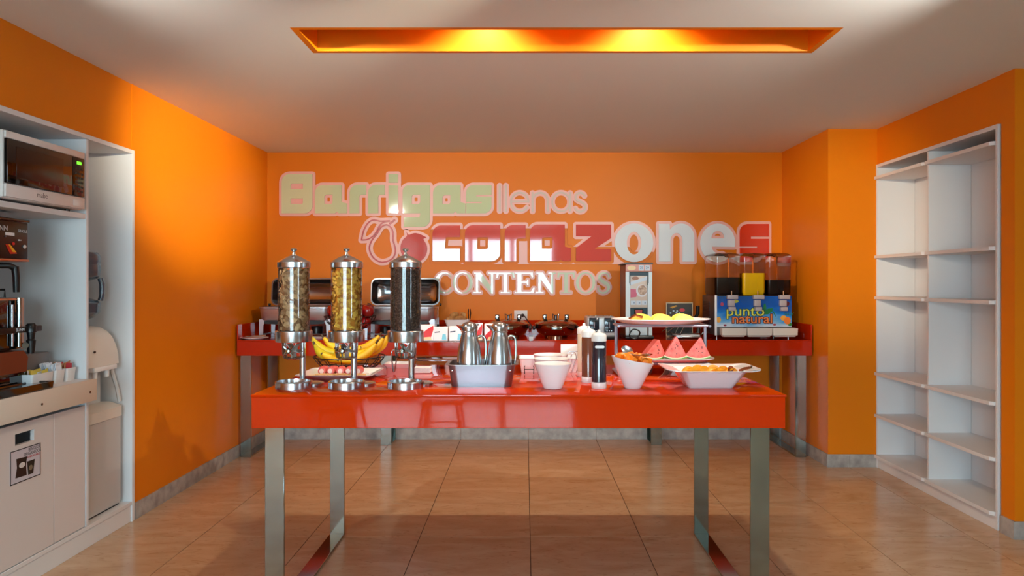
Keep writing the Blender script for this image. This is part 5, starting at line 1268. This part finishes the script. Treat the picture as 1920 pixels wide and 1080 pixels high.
def sachet_box(y0, y1, x1, label, mats, lift, n_):
    t = thing('sachet_box', (x1, y0, .8775), label, 'sachet box', 'sachet boxes on the worktop')
    w_ = y1 - y0; d_ = .10
    b_ = vessel(d_ - .012, w_ - .012, .008, d_, w_, .010, .066, .003, .0, floor=.004, n=3)
    b_.xf(Matrix.Translation((-d_ / 2, w_ / 2, 0))); b_.build('box_body', M_PLASTIC, t)
    r = random.Random(int(y0 * 1000))
    for i in range(n_):
        m_ = mats[i % len(mats)]
        MB().box(-.001, .001, -.022, .022, -.03, .03, m=Matrix.Translation((-.015 - .07 * i / n_, w_ / 2 + r.uniform(-.5, .5) * max(0, w_ - .06), .045 + lift + r.uniform(-.006, .008))) @ Matrix.Rotation(r.uniform(-.25, .25), 4, 'X') @ Matrix.Rotation(r.uniform(-.35, .35), 4, 'Y')).build('sachet', m_, t)
sachet_box(3.345, 3.500, WL - .020, 'white box of yellow sachets beside the coffee server', [M_PKY, M_PKY, M_PKW], .000, 9)
sachet_box(3.508, 3.588, WL - .020, 'white box stuffed with white sugar sachets', [M_PKW], .018, 12)
sachet_box(3.598, 3.676, WL - .020, 'white box of red and tan sachets against the divider', [M_PKR, M_PKC], .016, 8)

# ---- water cooler
wx0, wy0, wz0 = WL - .02, 3.775, .1165
wc = thing('water_cooler', (wx0, wy0, wz0), 'ivory water cooler standing in the narrow cabinet bay', 'water cooler')
WW = .335
M_COOL = mat('cooler_ivory', (196, 194, 192), .4)
MB().loft([rrect(.31, WW, .035, 0.012, 5, -.165, WW / 2), rrect(.32, WW, .035, .03, 5, -.165, WW / 2), rrect(.32, WW, .035, .502, 5, -.165, WW / 2)]).build('lower_body', M_COOL, wc)
MB().box(-.31, -.02, .02, WW - .02, 0, .0115).build('base', M_BLACK, wc)
MB().loft([rrect(.325, WW, .035, .5045, 5, -.162, WW / 2), rrect(.325, WW, .035, .560, 5, -.162, WW / 2), rrect(.27, WW - .01, .035, .58, 5, -.19, WW / 2)]).build('drip_shelf', MATS['ivory_plastic'], wc)
MB().loft([rrect(.20, WW - .01, .03, .5805, 5, -.22, WW / 2), rrect(.20, WW - .01, .03, .80, 5, -.22, WW / 2)]).build('recess_back', M_COOL, wc)
for s in (0, 1):
    y_ = .012 if s == 0 else WW - .012
    MB().tube([(-.02, y_, .5805), (-.035, y_, .66), (-.06, y_, .74), (-.07, y_, .80)], .011, 8).build('side_arch', M_COOL, wc)
dome = []
for k in range(7):
    f = k / 6; dome.append(rrect(.31 - .16 * f ** 2.2, (WW + .004) - .15 * f ** 2.2, .05 + .02 * f, .8015 + .215 * math.sin(f * PI / 2) ** 1.0, 5, -.165 - .03 * f ** 2, WW / 2))
MB().loft(dome).build('head', MATS['ivory_plastic'], wc)
MB().box(-.05, -.004, .06, WW - .06, .775, .801, .006).build('tap_cover', M_PLASTIC, wc)
for y_ in (.11, .22): MB().lathe([(.013, .735), (.015, .774)], 12, c=(-.035, y_, 0)).build('tap', M_PLASTIC, wc)
MB().ell((-.012, .075, .885), (.005, .009, .007), 10, 8).build('indicator', mat('indicator_brown', (60, 30, 26), .4), wc)
wbot = thing('water_bottle', (wx0 - .19, wy0 + WW / 2 + .005, wz0 + 1.018), 'large smoky blue water bottle with moulded handle on the cooler', 'water bottle')
M_BOT = mat('smoky_bottle', (70, 84, 100), .12, coat=.6)
MB().lathe([(.05, 0.0), (.055, .03), (.10, .045), (.130, .075), (.133, .125), (.120, .140), (.075, .155), (.070, .18), (.072, .245), (.118, .262), (.133, .28), (.133, .33), (.128, .34), (.133, .35), (.133, .385), (.12, .405), (0, .41)], 36).build('bottle_body', M_BOT, wbot)
MB().tube([(.118, .055, .140), (.125, .058, .17), (.125, .058, .23), (.116, .055, .262)], .014, 10).build('bottle_handle', M_BOT, wbot)

# ================================================================== seats behind the camera (seen mirrored in the table front)
def shell_chair(x, y, rz, label):
    t = thing('shell_chair', (x, y, 0), label, 'chair', None, rz)
    m = mat('chair_white', (224, 220, 216), .3)
    sh_ = []
    for k, yy in enumerate((-.21, -.12, 0, .12, .20)):
        up = [(-.27 + .54 * i / 10, yy, .445 + .11 * abs(2 * i / 10 - 1) ** 3 + (.012 if k in (0, 4) else 0)) for i in range(11)]
        dn = [(p[0] * .97, p[1], p[2] - .014) for p in up[::-1]]; sh_.append(up + dn)
    MB().loft(sh_).build('seat', m, t)
    bk = []
    for k, (yy, zz) in enumerate(((.20, .47), (.24, .60), (.27, .74), (.28, .82))):
        w_ = (.25, .25, .23, .16)[k]
        up = [(-w_ + 2 * w_ * i / 10, yy - .05 * (2 * i / 10 - 1) ** 2, zz) for i in range(11)]; dn = [(p[0] * .97, p[1] + .013, p[2]) for p in up[::-1]]; bk.append(up + dn)
    MB().loft(bk).build('backrest', m, t)
    for sx_ in (-1, 1):
        for sy_ in (-1, 1): MB().tube([(sx_ * .15, sy_ * .13, .436), (sx_ * .23, sy_ * .21, 0)], [.016, .011], 10).build('leg', mat('chair_wood', (170, 116, 70), .5), t)
shell_chair(-1.40, .45, PI, 'white shell chair with wooden legs standing opposite the buffet table')
def stool(x, y, label):
    t = thing('bar_stool', (x, y, 0), label, 'stool')
    MB().loft([rrect(.32, .32, .05, .43), rrect(.34, .34, .06, .445), rrect(.34, .34, .06, .46), rrect(.31, .31, .05, .466)]).build('seat', mat('stool_white', (226, 222, 220), .3), t)
    for sx_ in (-1, 1):
        for sy_ in (-1, 1): MB().tube([(sx_ * .13, sy_ * .13, .4295), (sx_ * .19, sy_ * .19, 0)], .013, 10).build('leg', M_STEEL, t)
        MB().tube([(sx_ * .163, -.163, .19), (sx_ * .163, .163, .19)], .009, 8).build('stretcher', M_STEEL, t)
        MB().tube([(-.157, sx_ * .157, .24), (.157, sx_ * .157, .24)], .009, 8).build('stretcher', M_STEEL, t)
stool(-.66, .10, 'low white stool with steel legs standing opposite the buffet table')
